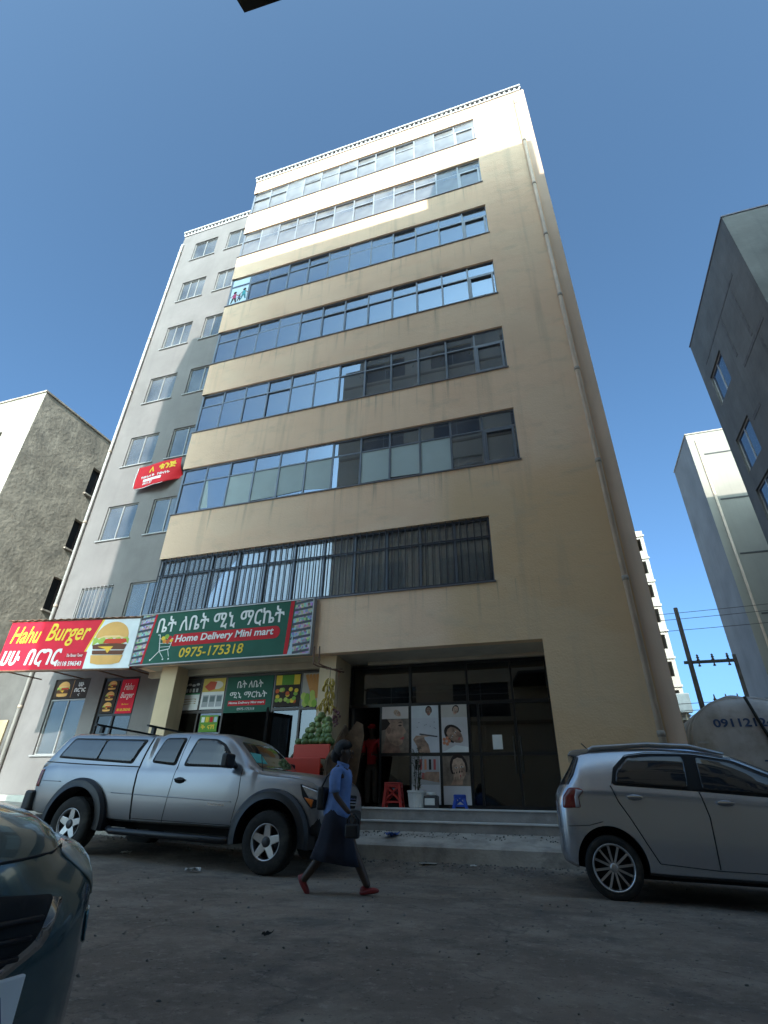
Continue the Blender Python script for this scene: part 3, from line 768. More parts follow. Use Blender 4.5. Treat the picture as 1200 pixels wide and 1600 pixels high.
lettering('Hahu', .12, .44, .62, .80, -.002, pw, r, shear=.3); lettering('Burger', .06, .50, .36, .56, -.002, pw, r, shear=.3); lettering('0118 596543', .05, .50, .06, .13, -.002, pyel, r, bold=.02)
lettering('The Flavour', .16, .40, .22, .26, -.002, pyel, r, shear=.2)

# ================================================================ mini market front
MMY = 11.60
MM = thing('market_shopfront', 'glazed mini market front with posters above, between the ochre pillars', 'shopfront', (-7.3, MMY, FLOORZ))
cx = [-9.40, -8.66, -7.95, -6.59, -5.85, -5.14]
b = MB(); t = .045
b.box(cx[0], cx[-1], MMY, MMY+.08, 3.66, 3.72)
for i, x in enumerate(cx): b.box(max(cx[0], x-t/2), min(cx[-1], x+t/2), MMY+.001, MMY+.079, FLOORZ, 3.66)
for x0, x1 in zip(cx, cx[1:]): b.box(x0+t/2, x1-t/2, MMY+.002, MMY+.078, 2.82, 2.88)
for x0, x1 in ((cx[0], cx[1]), (cx[1], cx[2]), (cx[3], cx[4]), (cx[4], cx[5])): b.box(x0+t/2, x1-t/2, MMY+.002, MMY+.078, FLOORZ+.001, FLOORZ+.09)
fm = b.build('frame', mat('brown_aluminium', (.055, .045, .04), .4, .3), MM, True)
for i, (x0, x1) in enumerate(zip(cx, cx[1:])):
    p = MB(); p.box(x0+t/2, x1-t/2, MMY+.04, MMY+.048, 2.88, 3.66); p.build('pane', shop_pane, MM, True)
    if i != 2: p = MB(); p.box(x0+t/2, x1-t/2, MMY+.04, MMY+.048, FLOORZ+.09, 2.82); p.build('pane', shop_pane, MM, True)
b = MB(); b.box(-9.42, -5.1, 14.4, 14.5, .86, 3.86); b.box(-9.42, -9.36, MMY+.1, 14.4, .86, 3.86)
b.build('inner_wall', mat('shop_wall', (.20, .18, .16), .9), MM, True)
# door leaf standing open
b = MB(); q = Matrix.Translation((-6.63, MMY-.01, 0)) @ Matrix.Rotation(R(-62), 4, 'Z')
for a in ((0, .62, -.05, 0, FLOORZ+.01, FLOORZ+.10), (0, .62, -.05, 0, 2.72, 2.80), (0, .05, -.051, .001, FLOORZ+.10, 2.72), (.57, .62, -.051, .001, FLOORZ+.10, 2.72)): b.box(*a, mtx=q)
d = b.build('door', black_alu, MM, True)
b = MB(); b.box(.05, .57, -.03, -.022, FLOORZ+.10, 2.72, mtx=q); b.build('pane', glass('dark_pane', (.12, .12, .13), .06, 1.45), d)
# pale curtains behind the right hand panes
b = MB(); pts = [(-6.5+1.3*i/60, MMY+.25+.035*math.sin(i*1.1)) for i in range(61)]
for (xa, ya), (xb, yb) in zip(pts, pts[1:]): b.quad((xa, ya, FLOORZ+.4), (xb, yb, FLOORZ+.4), (xb, yb, 2.8), (xa, ya, 2.8))
b.build('curtain', mat('grey_brown_curtain', (.34, .30, .27), .9, var=.2, scale=8), MM, True, smooth=True)
# posters on the top lights
def pos(i, label): return poster('shop_poster', label, cx[i]+.03, cx[i+1]-.03, 2.90, 3.65, MMY-.012, pw)
pg = poster('shop_poster', 'green mini market poster with white lettering over the shop door', cx[2]+.03, cx[3]-.03, 2.80, 3.65, MMY-.012, pgreen)
lettering('ቤት ለቤት', .30, 1.02, .58, .76, -.002, pw, pg, bold=.012); lettering('ሚኒ ማርኬት', .12, 1.16, .33, .50, -.002, pw, pg, bold=.012)
flat('band', rect(.10, 1.14, .16, .28), -.002, pred, pg); lettering('Home Delivery Mini mart', .13, 1.11, .185, .255, -.005, pw, pg, bold=.025); lettering('0975-175318', .38, .86, .05, .11, -.002, pw, pg)
r = pos(0, 'poster of dark plates over pale cutlery, leftmost over the market front')
flat('picture', rect(0, .68, .40, .75), -.002, P('charcoal', (.03, .03, .032)), r); flat('stripe', rect(0, .68, .37, .40), -.0025, P('mid_green', (.06, .28, .12)), r)
for i in range(5): flat('plate', ellipse(.10+.12*i, .62-.02*(i % 2), .055, .03, 12), -.004, P('plate', (.45, .45, .44)), r)
for i in range(6): flat('cup', rect(.05+.10*i, .11+.10*i, .43, .52), -.004, P('plate', (.45, .45, .44)), r)
for i in range(3): flat('cutlery', [(.08, .10+.07*i), (.52, .16+.05*i), (.60, .14+.05*i), (.6, .17+.05*i), (.1, .13+.07*i)], -.004, P('tan', (.45, .33, .2)), r)
r = pos(1, 'poster of meat on yellow over white fridges, second over the market front')
flat('picture', rect(0, .65, .42, .75), -.002, P('mustard', (.62, .45, .10)), r)
flat('meat', [(.05, .55), (.20, .68), (.40, .66), (.36, .48), (.2, .44)], -.004, P('meat', (.55, .10, .05)), r); flat('platter', ellipse(.42, .58, .17, .10, 16), -.003, P('cream', (.75, .70, .58)), r)
for i in range(3): flat('fridge', rect(.05+.2*i, .22+.2*i, .06, .34), -.003, P('steel_grey', (.40, .42, .43)), r); flat('fridge', rect(.07+.2*i, .20+.2*i, .18, .31), -.005, P('fridge_dark', (.16, .2, .2)), r)
r = poster('shop_poster', 'dark poster of yellow and green fruit with a bright top panel, fourth over the market', cx[3]+.03, cx[4]-.03, 2.90, 3.65, MMY-.012, pdark)
flat('picture', rect(.02, .66, .50, .73), -.002, pyel, r); flat('picture', rect(.18, .50, .50, .73), -.004, P('leaf_green', (.12, .30, .04)), r)
for i in range(18):
    flat('fruit', ellipse(rr.uniform(.08, .60), rr.uniform(.08, .40), .055, .05, 10), -.004-.0006*i, [pyel, P('leaf', (.25, .42, .06)), P('pepper', (.60, .12, .03)), P('lime', (.45, .55, .12))][i % 4], r)
r = poster('shop_poster', 'poster of bread and vegetables, rightmost over the market behind the bananas', cx[4]+.03, cx[5]-.03, 2.90, 3.65, MMY-.012, P('buff', (.42, .38, .33)))
for i in range(4): flat('loaf', [(.06+.09*i, .70), (.13+.09*i, .73), (.34+.07*i, .18), (.27+.07*i, .14)], -.003-.001*i, P('crust', (.55, .26, .08)), r)
for i in range(10): flat('leaf', ellipse(rr.uniform(.05, .35), rr.uniform(.04, .3), .07, .09, 10), -.008-.0005*i, [P('leaf', (.25, .42, .06)), P('lime', (.45, .55, .12))][i % 2], r)
r = poster('shop_poster', 'small green and yellow price poster on the lower pane beside the shop door', cx[1]+.12, cx[2]-.08, 2.38, 2.76, MMY-.012, P('leaf_green', (.12, .30, .04)))
lettering('ቅ ናሽ', .06, .44, .06, .17, -.002, pyel, r, bold=.03)
for i in range(4): flat('item', rect(.04+.12*i, .13+.12*i, .22, .34), -.002, [pw, pyel, pred, P('pale_blue', (.45, .58, .66))][i], r)

# ---- fruit stand
wood = mat('old_wood', (.13, .075, .04), .8, var=.35, scale=6, bump=.3)
ST = thing('fruit_stand', 'stepped wooden fruit stand with red fronts by the pillar', 'stand', (-4.85, 10.3, .5))
redbox = mat('red_plastic', (.62, .045, .02), .45, var=.08)
b = MB(); b.box(-5.20, -4.42, 10.22, 10.26, 1.66, 1.92); b.build('front_board', redbox, ST, True, bevel=.01)
b = MB(); b.box(-5.34, -4.50, 9.98, 10.02, 1.36, 1.66); b.build('front_board', redbox, ST, True, bevel=.01)
b = MB(); b.box(-5.20, -4.43, 10.265, 10.9, 1.70, 1.74); b.box(-5.34, -4.5, 10.025, 10.22, 1.44, 1.48); b.build('shelf', wood, ST, True)
b = MB(); b.box(-5.02, -4.46, 10.46, 10.86, 1.96, 2.0); b.build('shelf', wood, ST, True)
b = MB(); b.prism([(9.96, .75), (10.02, 1.62), (10.9, 2.36), (11.02, 2.30), (11.02, .6)], 'X', -4.415, -4.37)
sb = b.build('side_board', wood, ST, True)
b = MB(); b.prism([(9.98, .75), (10.02, 1.4), (10.9, 2.0), (11.0, .6)], 'X', -5.40, -5.36); b.build('side_board', wood, ST, True)
for x in (-5.3, -4.55):
    for y in (10.1, 10.95): b = MB(); b.box(x, x+.06, y, y+.06, .42, 1.43); b.build('leg', wood, ST, True)
b = MB(); b.prism([(-4.42, 2.05), (-4.12, 2.42), (-3.98, 2.36), (-3.95, 2.12), (-4.10, 1.2), (-4.36, 1.2)], 'Y', 10.86, 10.89)
tag(b.build('wooden_board', wood), 'dark wooden board leaning beside the melon stand', 'board')
# melons
def melon_mat():
    m = bpy.data.materials.new('melon_skin'); t, n, l = nodes_of(m); b = n['Principled BSDF']; b.inputs['Roughness'].default_value = .4
    tc = n.new('ShaderNodeTexCoord'); w = n.new('ShaderNodeTexWave'); w.inputs['Scale'].default_value = 14; w.inputs['Distortion'].default_value = 5; w.inputs['Detail'].default_value = 3
    l.new(tc.outputs['Object'], w.inputs['Vector'])
    oi = n.new('ShaderNodeObjectInfo'); mx = n.new('ShaderNodeMix'); mx.data_type = 'RGBA'
    mx.inputs['A'].default_value = (.03, .07, .018, 1); mx.inputs['B'].default_value = (.17, .25, .075, 1); l.new(w.outputs['Fac'], mx.inputs['Factor'])
    m2 = n.new('ShaderNodeMix'); m2.data_type = 'RGBA'; l.new(oi.outputs['Random'], m2.inputs['Factor']); l.new(mx.outputs['Result'], m2.inputs['A']); m2.inputs['B'].default_value = (.10, .16, .045, 1)
    l.new(m2.outputs['Result'], b.inputs['Base Color']); return m
mel = melon_mat(); m0 = None
spots = []
for row, (y, z, xs_) in enumerate(((10.31, 1.985, np.linspace(-5.13, -4.48, 6)), (10.40, 2.09, np.linspace(-5.07, -4.53, 5)), (10.48, 2.20, np.linspace(-5.02, -4.56, 5)), (10.55, 2.31, np.linspace(-4.95, -4.60, 4)), (10.60, 2.42, np.linspace(-4.88, -4.66, 3)), (10.62, 2.52, [-4.80]), (10.40, 1.98, np.linspace(-5.1, -4.5, 5)))):
    for x in xs_: spots.append((x+rr.uniform(-.035, .035), y+rr.uniform(-.035, .035), z+rr.uniform(-.018, .012), row))
for x, y, z, row in spots:
    if m0 is None:
        q = MB(); q.ball((0, 0, 0), .073, 3, (1, 1, 1.12)); m0 = q.build('melon', mel); o = m0
    else: o = bpy.data.objects.new('melon', m0.data); C.objects.link(o)
    o.location = (x, y, z); o.rotation_euler = (rr.uniform(0, 3), rr.uniform(0, 3), rr.uniform(0, 3)); s = rr.uniform(.88, 1.12); o.scale = (s, s, s)
    if row in (2, 3, 4, 5): o.material_slots[0].link = 'OBJECT'; o.material_slots[0].material = mat('pale_melon', (.20, .27, .10), .45, var=.45, scale=16)
    tag(o, 'green melon piled on the red stepped fruit stand', 'melon', 'melons piled on the fruit stand')
q = MB()
for i in range(90): q.ball((rr.uniform(-5.30, -4.54), rr.uniform(10.06, 10.20), 1.51+rr.uniform(0, .10)), rr.uniform(.025, .035), 1)
tag(q.build('tomatoes', mat('tomato_skin', (.55, .08, .02), .35, var=.3, scale=14)), 'orange red tomatoes heaped in the lower tray of the fruit stand', 'tomatoes', kind='stuff')
# bananas hanging from a wire
BN = thing('banana_bunch', 'ripe spotted bananas hanging on a wire above the melons', 'bananas', (-4.62, 10.45, 3.25))
yb = mat('banana_skin', (.52, .36, .05), .5, var=.3, scale=18, dirt=((.10, .06, .02), 16, .8))
q = MB(); pts = [(.0, 0, 0), (.025, 0, -.04), (.04, 0, -.085), (.038, 0, -.13), (.02, 0, -.17)]
q.tube(pts, [.006, .014, .017, .015, .004], 6); ban = q.build('banana', yb, BN, smooth=True); first = True
for ci, (ox, oz) in enumerate(((.02, -.02), (-.03, -.14), (.03, -.28), (-.02, -.42), (-.12, -.52), (.05, -.58))):
    for k in range(9):
        o = ban if first else share(ban, BN); first = False
        o.location = (ox+.05*math.cos(k*.7), .05*math.sin(k*.7), oz+rr.uniform(-.02, .02)); o.rotation_euler = (rr.uniform(-.2, .2), rr.uniform(-.35, .1), k*.7+rr.uniform(-.2, .2))
q = MB(); q.cyl((0, 0, -.68), (0, 0, .22), .006, n=6); q.build('wire', mat('wire', (.05, .04, .04), .6), BN)
ON = thing('onion_net', 'net of red onions hanging right of the bananas', 'onions', (-4.42, 10.45, 2.62))
q = MB()
for i in range(26): q.ball((rr.uniform(-.06, .06), rr.uniform(-.05, .05), -.02-.012*i+rr.uniform(-.02, .02)), rr.uniform(.026, .036), 1)
tag(q.build('onion', mat('onion_skin', (.16, .06, .06), .45, var=.4, scale=10), ON), kind='stuff')
q = MB(); q.cyl((0, 0, 0), (.0, 0, .80), .004, n=5); q.build('cord', mat('red_cord', (.3, .07, .04), .7), ON)
# iron hooks under the fascia
IB = thing('iron_bracket', 'pair of bent dark iron rods hanging below the signboard end', 'bracket', (-5.05, 10.6, 3.6))
for x in (-5.12, -4.99):
    q = MB(); q.tube([(x, 10.60, 3.99), (x+.01, 10.60, 3.64), (x+.02, 10.58, 3.60), (x+.10, 10.62, 3.56), (-4.42 if x < -5.05 else -4.50, 10.75, 3.42)], .017, 6); q.build('rod', MATS['rusty_steel'], IB, True)
q = MB(); q.cyl((-4.72, 10.45, 3.44), (-4.35, 10.47, 3.42), .012, n=6); q.build('rod', MATS['rusty_steel'], IB, True)

# ================================================================ dark glass shop (salon)
SY = 11.90
SA = thing('salon_shopfront', 'dark glazed shopfront with beauty posters above the stone steps', 'shopfront', (-2.4, SY, FLOORZ))
b = MB(); t = .05
xs_ = [-4.70, -3.93, -3.24, -2.56, -1.93, -1.72, -.95, -.17]
b.box(-4.70, -.17, SY, SY+.08, 3.74, 3.80); b.box(-4.65, -.22, SY+.002, SY+.078, 2.86, 2.93)
for x in xs_: b.box(max(-4.70, x-t/2), min(-.17, x+t/2), SY+.003, SY+.077, FLOORZ, 2.86)
for x in (-4.70, -3.24, -1.93, -.95, -.19): b.box(max(-4.70, x-t/2), min(-.17, x+t/2), SY+.003, SY+.077, 2.93, 3.74)
for x0, x1 in zip(xs_[1:], xs_[2:]):
    b.box(x0+t/2, x1-t/2, SY+.004, SY+.076, 1.84, 1.90)
    b.box(x0+t/2, x1-t/2, SY+.004, SY+.076, FLOORZ+.001, FLOORZ+.07)
b.build('frame', black_alu, SA, True)
for x0, x1 in zip(xs_[1:], xs_[2:]):
    for z0, z1 in ((FLOORZ+.07, 1.84), (1.90, 2.86)):
        p = MB(); p.box(x0+t/2, x1-t/2, SY+.04, SY+.048, z0, z1); p.build('pane', shop_pane, SA, True)
for x0, x1 in ((-4.68, -3.24), (-3.24, -1.93), (-1.93, -.95), (-.95, -.2)):
    p = MB(); p.box(x0+t/2, x1-t/2, SY+.04, SY+.048, 2.93, 3.74); p.build('pane', shop_pane, SA, True)
b = MB(); b.cyl((-1.02, SY-.03, 1.5), (-1.02, SY-.03, 2.2), .012, n=8); b.cyl((-.88, SY-.03, 1.5), (-.88, SY-.03, 2.2), .012, n=8); b.build('handle', mat('dull_steel', (.10, .10, .10), .4, .8), SA, True)
# rear wall with a window that lets daylight in
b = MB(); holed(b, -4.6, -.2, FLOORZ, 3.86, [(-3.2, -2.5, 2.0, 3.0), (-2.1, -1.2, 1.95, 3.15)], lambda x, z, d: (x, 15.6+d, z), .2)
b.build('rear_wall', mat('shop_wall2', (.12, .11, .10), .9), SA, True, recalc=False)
r = thing('notice', 'white paper notice stuck on the glass door', 'notice', (-1.45, SY-.006, 1.95)); b = MB(); b.box(0, .20, 0, .003, 0, .28); b.build('sheet', pw, r)
def tonal(name, c, v=.45, s=7): return mat('print_'+name, c, .45, var=v, scale=s)
skin1, skin2, skin3 = tonal('skin_fair', (.50, .34, .25)), tonal('skin_warm', (.36, .22, .155)), tonal('skin_shadow', (.22, .125, .09))
hair = P('hair', (.035, .022, .018)); lip = P('lip', (.50, .10, .10)); pbg = tonal('taupe', (.20, .15, .115)); iris = P('eye', (.05, .035, .03))
def face(r, x, z, s, sk, tilt=0, y=-.003, hairtop=True, turned=0):
    """printed portrait: hair, face, brows, eyes, nose, lips"""
    c, sn = math.cos(tilt), math.sin(tilt)
    def T(pts): return [(x+s*(px*c-pz*sn), z+s*(px*sn+pz*c)) for px, pz in pts]
    if hairtop: flat('hair', T([(.62*math.cos(a), .12+.82*math.sin(a)) for a in np.linspace(-.5, math.pi+.5, 18)]), y, hair, r)
    flat('face', T([(-.44, .30), (-.47, .0), (-.40, -.40), (-.18, -.72), (0, -.80), (.18, -.72), (.40, -.40), (.47, 0), (.44, .30), (.30, .60), (0, .70), (-.30, .60)]), y-.002, sk, r)
    flat('cheek', T(ellipse(.24+turned, -.25, .17, .26, 12)), y-.003, {skin1: skin2, skin2: skin3}.get(sk, skin2), r)
    for e in (-.20, .20):
        flat('eye', T(ellipse(e+turned, .08, .105, .045, 12)), y-.005, pw, r); flat('iris', T(ellipse(e+turned, .08, .05, .048, 10)), y-.007, iris, r)
        flat('brow', T([(e-.14+turned, .20), (e+turned, .27), (e+.14+turned, .22), (e+turned, .24)]), y-.005, hair, r)
    flat('nose', T([(-.05+turned, -.20), (0+turned, .0), (.07+turned, -.22), (0+turned, -.26)]), y-.005, skin3, r)
    flat('lips', T([(-.16+turned, -.44), (-.05+turned, -.39), (0+turned, -.41), (.05+turned, -.39), (.16+turned, -.44), (0+turned, -.53)]), y-.005, lip, r)
def sp_(label, i, z0, z1, m): return poster('beauty_poster', label, xs_[i]+.03, xs_[i+1]-.03, z0, z1, SY-.012, m)
r = sp_('beauty poster of a face in profile on brown, left of the three upper ones', 1, 1.90, 2.86, pbg)
flat('top_panel', rect(0, .62, .70, .96), -.002, P('blush', (.66, .58, .55)), r); face(r, .36, .82, .13, skin1, 1.0, -.003, False)
flat('neck', [(.02, .0), (.45, .0), (.36, .28), (.10, .34)], -.002, skin3, r)
flat('face', [(.06, .66), (.10, .36), (.20, .20), (.36, .13), (.46, .16), (.50, .22), (.48, .27), (.53, .31), (.50, .36), (.58, .42), (.50, .54), (.50, .64), (.44, .69)], -.004, skin2, r)
flat('hair', [(0, .70), (.12, .70), (.20, .60), (.10, .48), (.0, .46)], -.006, hair, r); flat('brow', [(.36, .60), (.44, .635), (.49, .61), (.44, .615)], -.006, hair, r)
flat('eye', [(.37, .55), (.43, .575), (.485, .55), (.43, .54)], -.006, iris, r); flat('lips', [(.42, .275), (.51, .33), (.535, .30), (.50, .265)], -.006, lip, r); flat('ear', ellipse(.17, .46, .045, .08, 12), -.006, skin3, r)
r = sp_('white beauty poster of a hand with a pen, middle of the three upper ones', 2, 1.90, 2.86, P('cool_white', (.62, .62, .66)))
flat('top_panel', rect(0, .60, .70, .96), -.002, P('pearl', (.66, .68, .70)), r); face(r, .40, .84, .12, skin3, 0, -.003)
flat('hand', [(.16, .0), (.42, .0), (.38, .16), (.30, .26), (.28, .34), (.10, .34), (.04, .26), (.12, .14)], -.003, skin2, r)
for i in range(4): flat('finger', [(.06+.06*i, .25+.02*i), (.11+.06*i, .25+.02*i), (.30+.05*i, .36-.01*i), (.27+.05*i, .38-.01*i)], -.005-.001*i, skin1, r)
flat('pen', [(.18, .355), (.58, .30), (.59, .325), (.19, .385)], -.010, P('pen', (.10, .09, .10)), r)
for i in range(8): flat('flake', ellipse(rr.uniform(.1, .55), rr.uniform(.42, .62), .016, .010, 8), -.003, P('grey_petal', (.34, .34, .38)), r)
r = sp_('beauty poster of a tilted face with dark hair, right of the three upper ones', 3, 1.90, 2.86, P('shell', (.64, .60, .60)))
flat('top_panel', rect(0, .57, .70, .96), -.002, P('sand', (.58, .52, .46)), r); face(r, .32, .84, .12, skin1, -.3, -.003)
face(r, .28, .34, .27, skin2, .9, -.003); flat('towel', [(0, 0), (.57, 0), (.57, .10), (.3, .14), (.1, .04)], -.02, pw, r)
for i in range(5): flat('petal', ellipse(.10+.06*math.cos(i*1.26), .22+.06*math.sin(i*1.26), .035, .035, 10), -.016, P('petal', (.66, .26, .14)), r)
r = sp_('beauty poster of painted fingernails behind the potted plant, lower row', 2, .93, 1.83, P('cool_white', (.62, .62, .66)))
flat('picture', rect(0, .60, .36, .90), -.002, P('grey_cloth', (.42, .41, .42)), r)
for i in range(5): flat('bottle', rect(.08+.10*i, .13+.10*i, .64, .84), -.003, [pblack, lip, P('petal', (.66, .26, .14)), pblack, lip][i], r)
flat('hand', [(.20, .46), (.60, .40), (.60, .60), (.32, .60), (.22, .54)], -.004, skin2, r)
for i in range(4): flat('nail', ellipse(.25, .48+.03*i, .03, .012, 8), -.006, lip, r)
r = sp_('beauty poster of a face with a raised hand, lower right above the blue stool', 3, .93, 1.83, P('cool_white', (.62, .62, .66)))
flat('picture', rect(0, .57, .34, .90), -.002, pbg, r); face(r, .34, .66, .30, skin1, .12, -.003, True, .02)
flat('hand', [(.16, .36), (.40, .36), (.42, .46), (.34, .52), (.24, .50)], -.014, skin2, r)
for i in range(4): flat('finger', [(.22+.05*i, .46), (.255+.05*i, .46), (.25+.055*i, .58+.01*i), (.225+.055*i, .58+.01*i)], -.016, skin1, r); flat('nail', ellipse(.238+.055*i, .575+.01*i, .012, .02, 8), -.018, pblack, r)

# ---- things on the shop floor edge
def stool(name, label, x, y, z, w0, w1, h, m):
    s = thing(name, label, 'stool', (x, y, z), .12)
    q = MB(); q.box(-w1/2, w1/2, -w1/2, w1/2, h-.03, h); q.build('seat', m, s, bevel=.012)
    for sx in (-1, 1):
        for sy in (-1, 1):
            q = MB(); a = Vector((sx*w0/2, sy*w0/2, 0)); c = Vector((sx*(w1/2-.01), sy*(w1/2-.01), h-.03)); e = .035
            A = [a, a-Vector((sx*e*1.4, 0, 0)), a-Vector((sx*e*1.4, sy*e*1.4, 0)), a-Vector((0, sy*e*1.4, 0))]
            B = [c, c-Vector((sx*e*1.6, 0, 0)), c-Vector((sx*e*1.6, sy*e*1.6, 0)), c-Vector((0, sy*e*1.6, 0))]
            va = [q.bm.verts.new(p) for p in A]; vb = [q.bm.verts.new(p) for p in B]
            q.bm.faces.new(va); q.bm.faces.new(vb[::-1])
            for i in range(4): q.bm.faces.new([va[i], va[(i+1) % 4], vb[(i+1) % 4], vb[i]])
            q.build('leg', m, s, bevel=.004)
    # cross panels with diamond cut-outs, seen as crossing bands
    for k in range(4):
        a = k*math.pi/2; q = MB(); mt = Matrix.Rotation(a, 4, 'Z')
        wl, wt = w0/2-.03, w1/2-.03; y0 = -(w0+w1)/4
        def band(p0, p1, w):
            d = Vector((p1[0]-p0[0], p1[1]-p0[1])); d.normalize(); n_ = Vector((-d.y, d.x))*w/2
            vs_ = [mt@Vector((p0[0]+s_*n_.x, y0+yy+.014, p0[1]+s_*n_.y)) for yy in (0, .012) for s_ in (-1, 1)]+[mt@Vector((p1[0]+s_*n_.x, y0+yy+.014, p1[1]+s_*n_.y)) for yy in (0, .012) for s_ in (-1, 1)]
            v = [q.bm.verts.new(p) for p in vs_]
            for f in ((0,1,3,2),(4,6,7,5),(0,4,5,1),(2,3,7,6),(0,2,6,4),(1,5,7,3)): q.bm.faces.new([v[i] for i in f])
        band((-wl, h*.22), (wl, h*.22), .035); band((-wt, h*.86), (wt, h*.86), .05); band((-wl*.95, h*.25), (wt*.95, h*.84), .03); band((wl*.95, h*.25), (-wt*.95, h*.84), .031)
        q.build('side_panel', m, s)
    return s
stool('plastic_stool', 'tall red plastic stool by the dark shop door', -3.43, 11.30, FLOORZ, .40, .33, .44, mat('red_stool', (.42, .035, .03), .4))
stool('plastic_stool', 'low blue plastic stool under the lower right poster', -2.09, 11.30, FLOORZ, .30, .22, .24, mat('blue_stool', (.02, .075, .42), .4))
PT = thing('potted_plant', 'thin leafy plant in a white fluted pot on the shop floor', 'plant', (-2.95, 11.30, FLOORZ))
q = MB(); n = 40; rings = []
for r_, h in ((.135, 0), (.14, .015), (.15, .02), (.175, .26), (.195, .265), (.195, .30), (.175, .30), (.165, .25)):
    rings.append([q.bm.verts.new(((r_+(.006*(k % 2) if .01 < h < .262 else 0))*math.cos(2*math.pi*k/n), (r_+(.006*(k % 2) if .01 < h < .262 else 0))*math.sin(2*math.pi*k/n), h)) for k in range(n)])
for a, c in zip(rings, rings[1:]):
    for k in range(n): q.bm.faces.new([a[k], a[(k+1) % n], c[(k+1) % n], c[k]])
q.bm.faces.new(rings[0]); q.build('pot', mat('white_plastic', (.66, .66, .64), .45), PT)
q = MB(); q.lathe([(.16, .245), (.10, .255), (.001, .26)], n=16); q.build('soil', mat('soil', (.04, .03, .02), .95, bump=.4), PT)
q = MB(); rp = random.Random(11); tips = []
for i in range(7):
    a = rp.uniform(0, 6.28); p = [Vector((.03*math.cos(a), .03*math.sin(a), .25))]
    for k in range(5): p.append(p[-1]+Vector((rp.uniform(-.03, .03)+.012*math.cos(a), rp.uniform(-.03, .03)+.012*math.sin(a), rp.uniform(.12, .19))))
    q.tube(p, [.008, .007, .006, .005, .004, .002], 5); tips += p[1:]
q.build('stem', mat('stem', (.05, .04, .02), .8), PT)
q = MB()
for p in tips:
    for k in range(9):
        a = rp.uniform(0, 6.28); d = Vector((math.cos(a), math.sin(a), rp.uniform(-.4, .6))).normalized(); s_ = d.cross(Vector((0, 0, 1))).normalized()*.016; L = rp.uniform(.05, .085); b0 = p+Vector((0, 0, rp.uniform(-.08, .08)))
        q.quad(b0, b0+d*L*.5+s_, b0+d*L, b0+d*L*.5-s_)
tag(q.build('leaf', mat('dark_leaf', (.03, .06, .02), .6, var=.4, scale=12), PT), kind='stuff')
BX = thing('box_printer', 'small white and black boxed appliance beside the plant pot', 'appliance', (-2.66, 11.32, FLOORZ))  # boxed printer with a white paper roll
q = MB(); q.box(-.13, .13, -.10, .12, 0, .22); q.build('body', mat('grey_black', (.05, .05, .055), .5), BX, bevel=.02)
q = MB(); q.box(-.11, .09, -.118, -.101, .05, .17); q.build('front_panel', mat('white_plastic', (.66, .66, .64), .45), BX, bevel=.01)
q = MB(); q.cyl((-.08, 0, .24), (.08, 0, .24), .035, n=14); q.build('roll', mat('white_plastic', (.66, .66, .64), .45), BX)
# red banner and family picture higher up
BNR = thing('banner', 'red cloth banner with yellow and white lettering hung on the grey wing', 'banner', (-13.25, 11.80, 10.40))
def drape(x, z): return .05*math.sin(x*4.2+.5)*(.4+.6*(1-z))+.22*sst(1.2, 1.85, x)*sst(.7, .0, z)-.06*math.sin(z*5+x*2)*.3
def sag(x, z): return z+.10*x/1.8-.05*math.sin(math.pi*x/1.8)*(1-z/1.0)+(.22*sst(1.1, 1.8, x) if z < .5 else 0)*(1-z*2 if z < .5 else 0)
def cloth(p): return Vector((p[0], p[1]+drape(p[0], p[2]), sag(p[0], p[2])))
q = MB(); n = 30; k_ = 14
g = [[q.bm.verts.new(cloth((1.8*i/n, .012, .92*j/k_))) for j in range(k_+1)] for i in range(n+1)]
for i in range(n):
    for j in range(k_): q.bm.faces.new([g[i][j], g[i+1][j], g[i+1][j+1], g[i][j+1]])
bo = q.build('cloth', P('banner_red', (.60, .02, .03), .7), BNR, smooth=True); bo.modifiers.new('s', 'SOLIDIFY').thickness = .004
for args in (('ለ  ቁንጅ', .50, 1.62, .60, .84, pyel, .03), ('የወንዶች  የውበት', .22, 1.40, .38, .50, pw, .02), ('0911 27', .36, .80, .10, .20, pw, .03)):
    lo = lettering(args[0], *args[1:5], 0, args[5], BNR, bold=args[6])
    for v in lo.data.vertices: v.co = cloth(v.co)
for r_ in (rect(.34, 1.12, .23, .34),):
    lo = flat('blank_label', [(a, c) for a, c in [(.34+.78*i/12, .23) for i in range(13)]+[(1.12-.78*i/12, .34) for i in range(13)]], 0, pw, BNR)
    for v in lo.data.vertices: v.co = cloth(v.co)
q = MB(); q.tube([cloth((-.02, .006, .92*j/8)) for j in range(9)], .014, 5); q.tube([cloth((1.8*j/10, .006, .0)) for j in range(8)], .010, 5); q.build('hem', pw, BNR)
q = MB(); q.cyl(cloth((0, .01, .92)), (.0, .25, 1.15), .004, n=4); q.cyl(cloth((1.8, .01, .92)), (1.75, .25, 1.2), .004, n=4); q.build('cord', MATS['wire'], BNR)
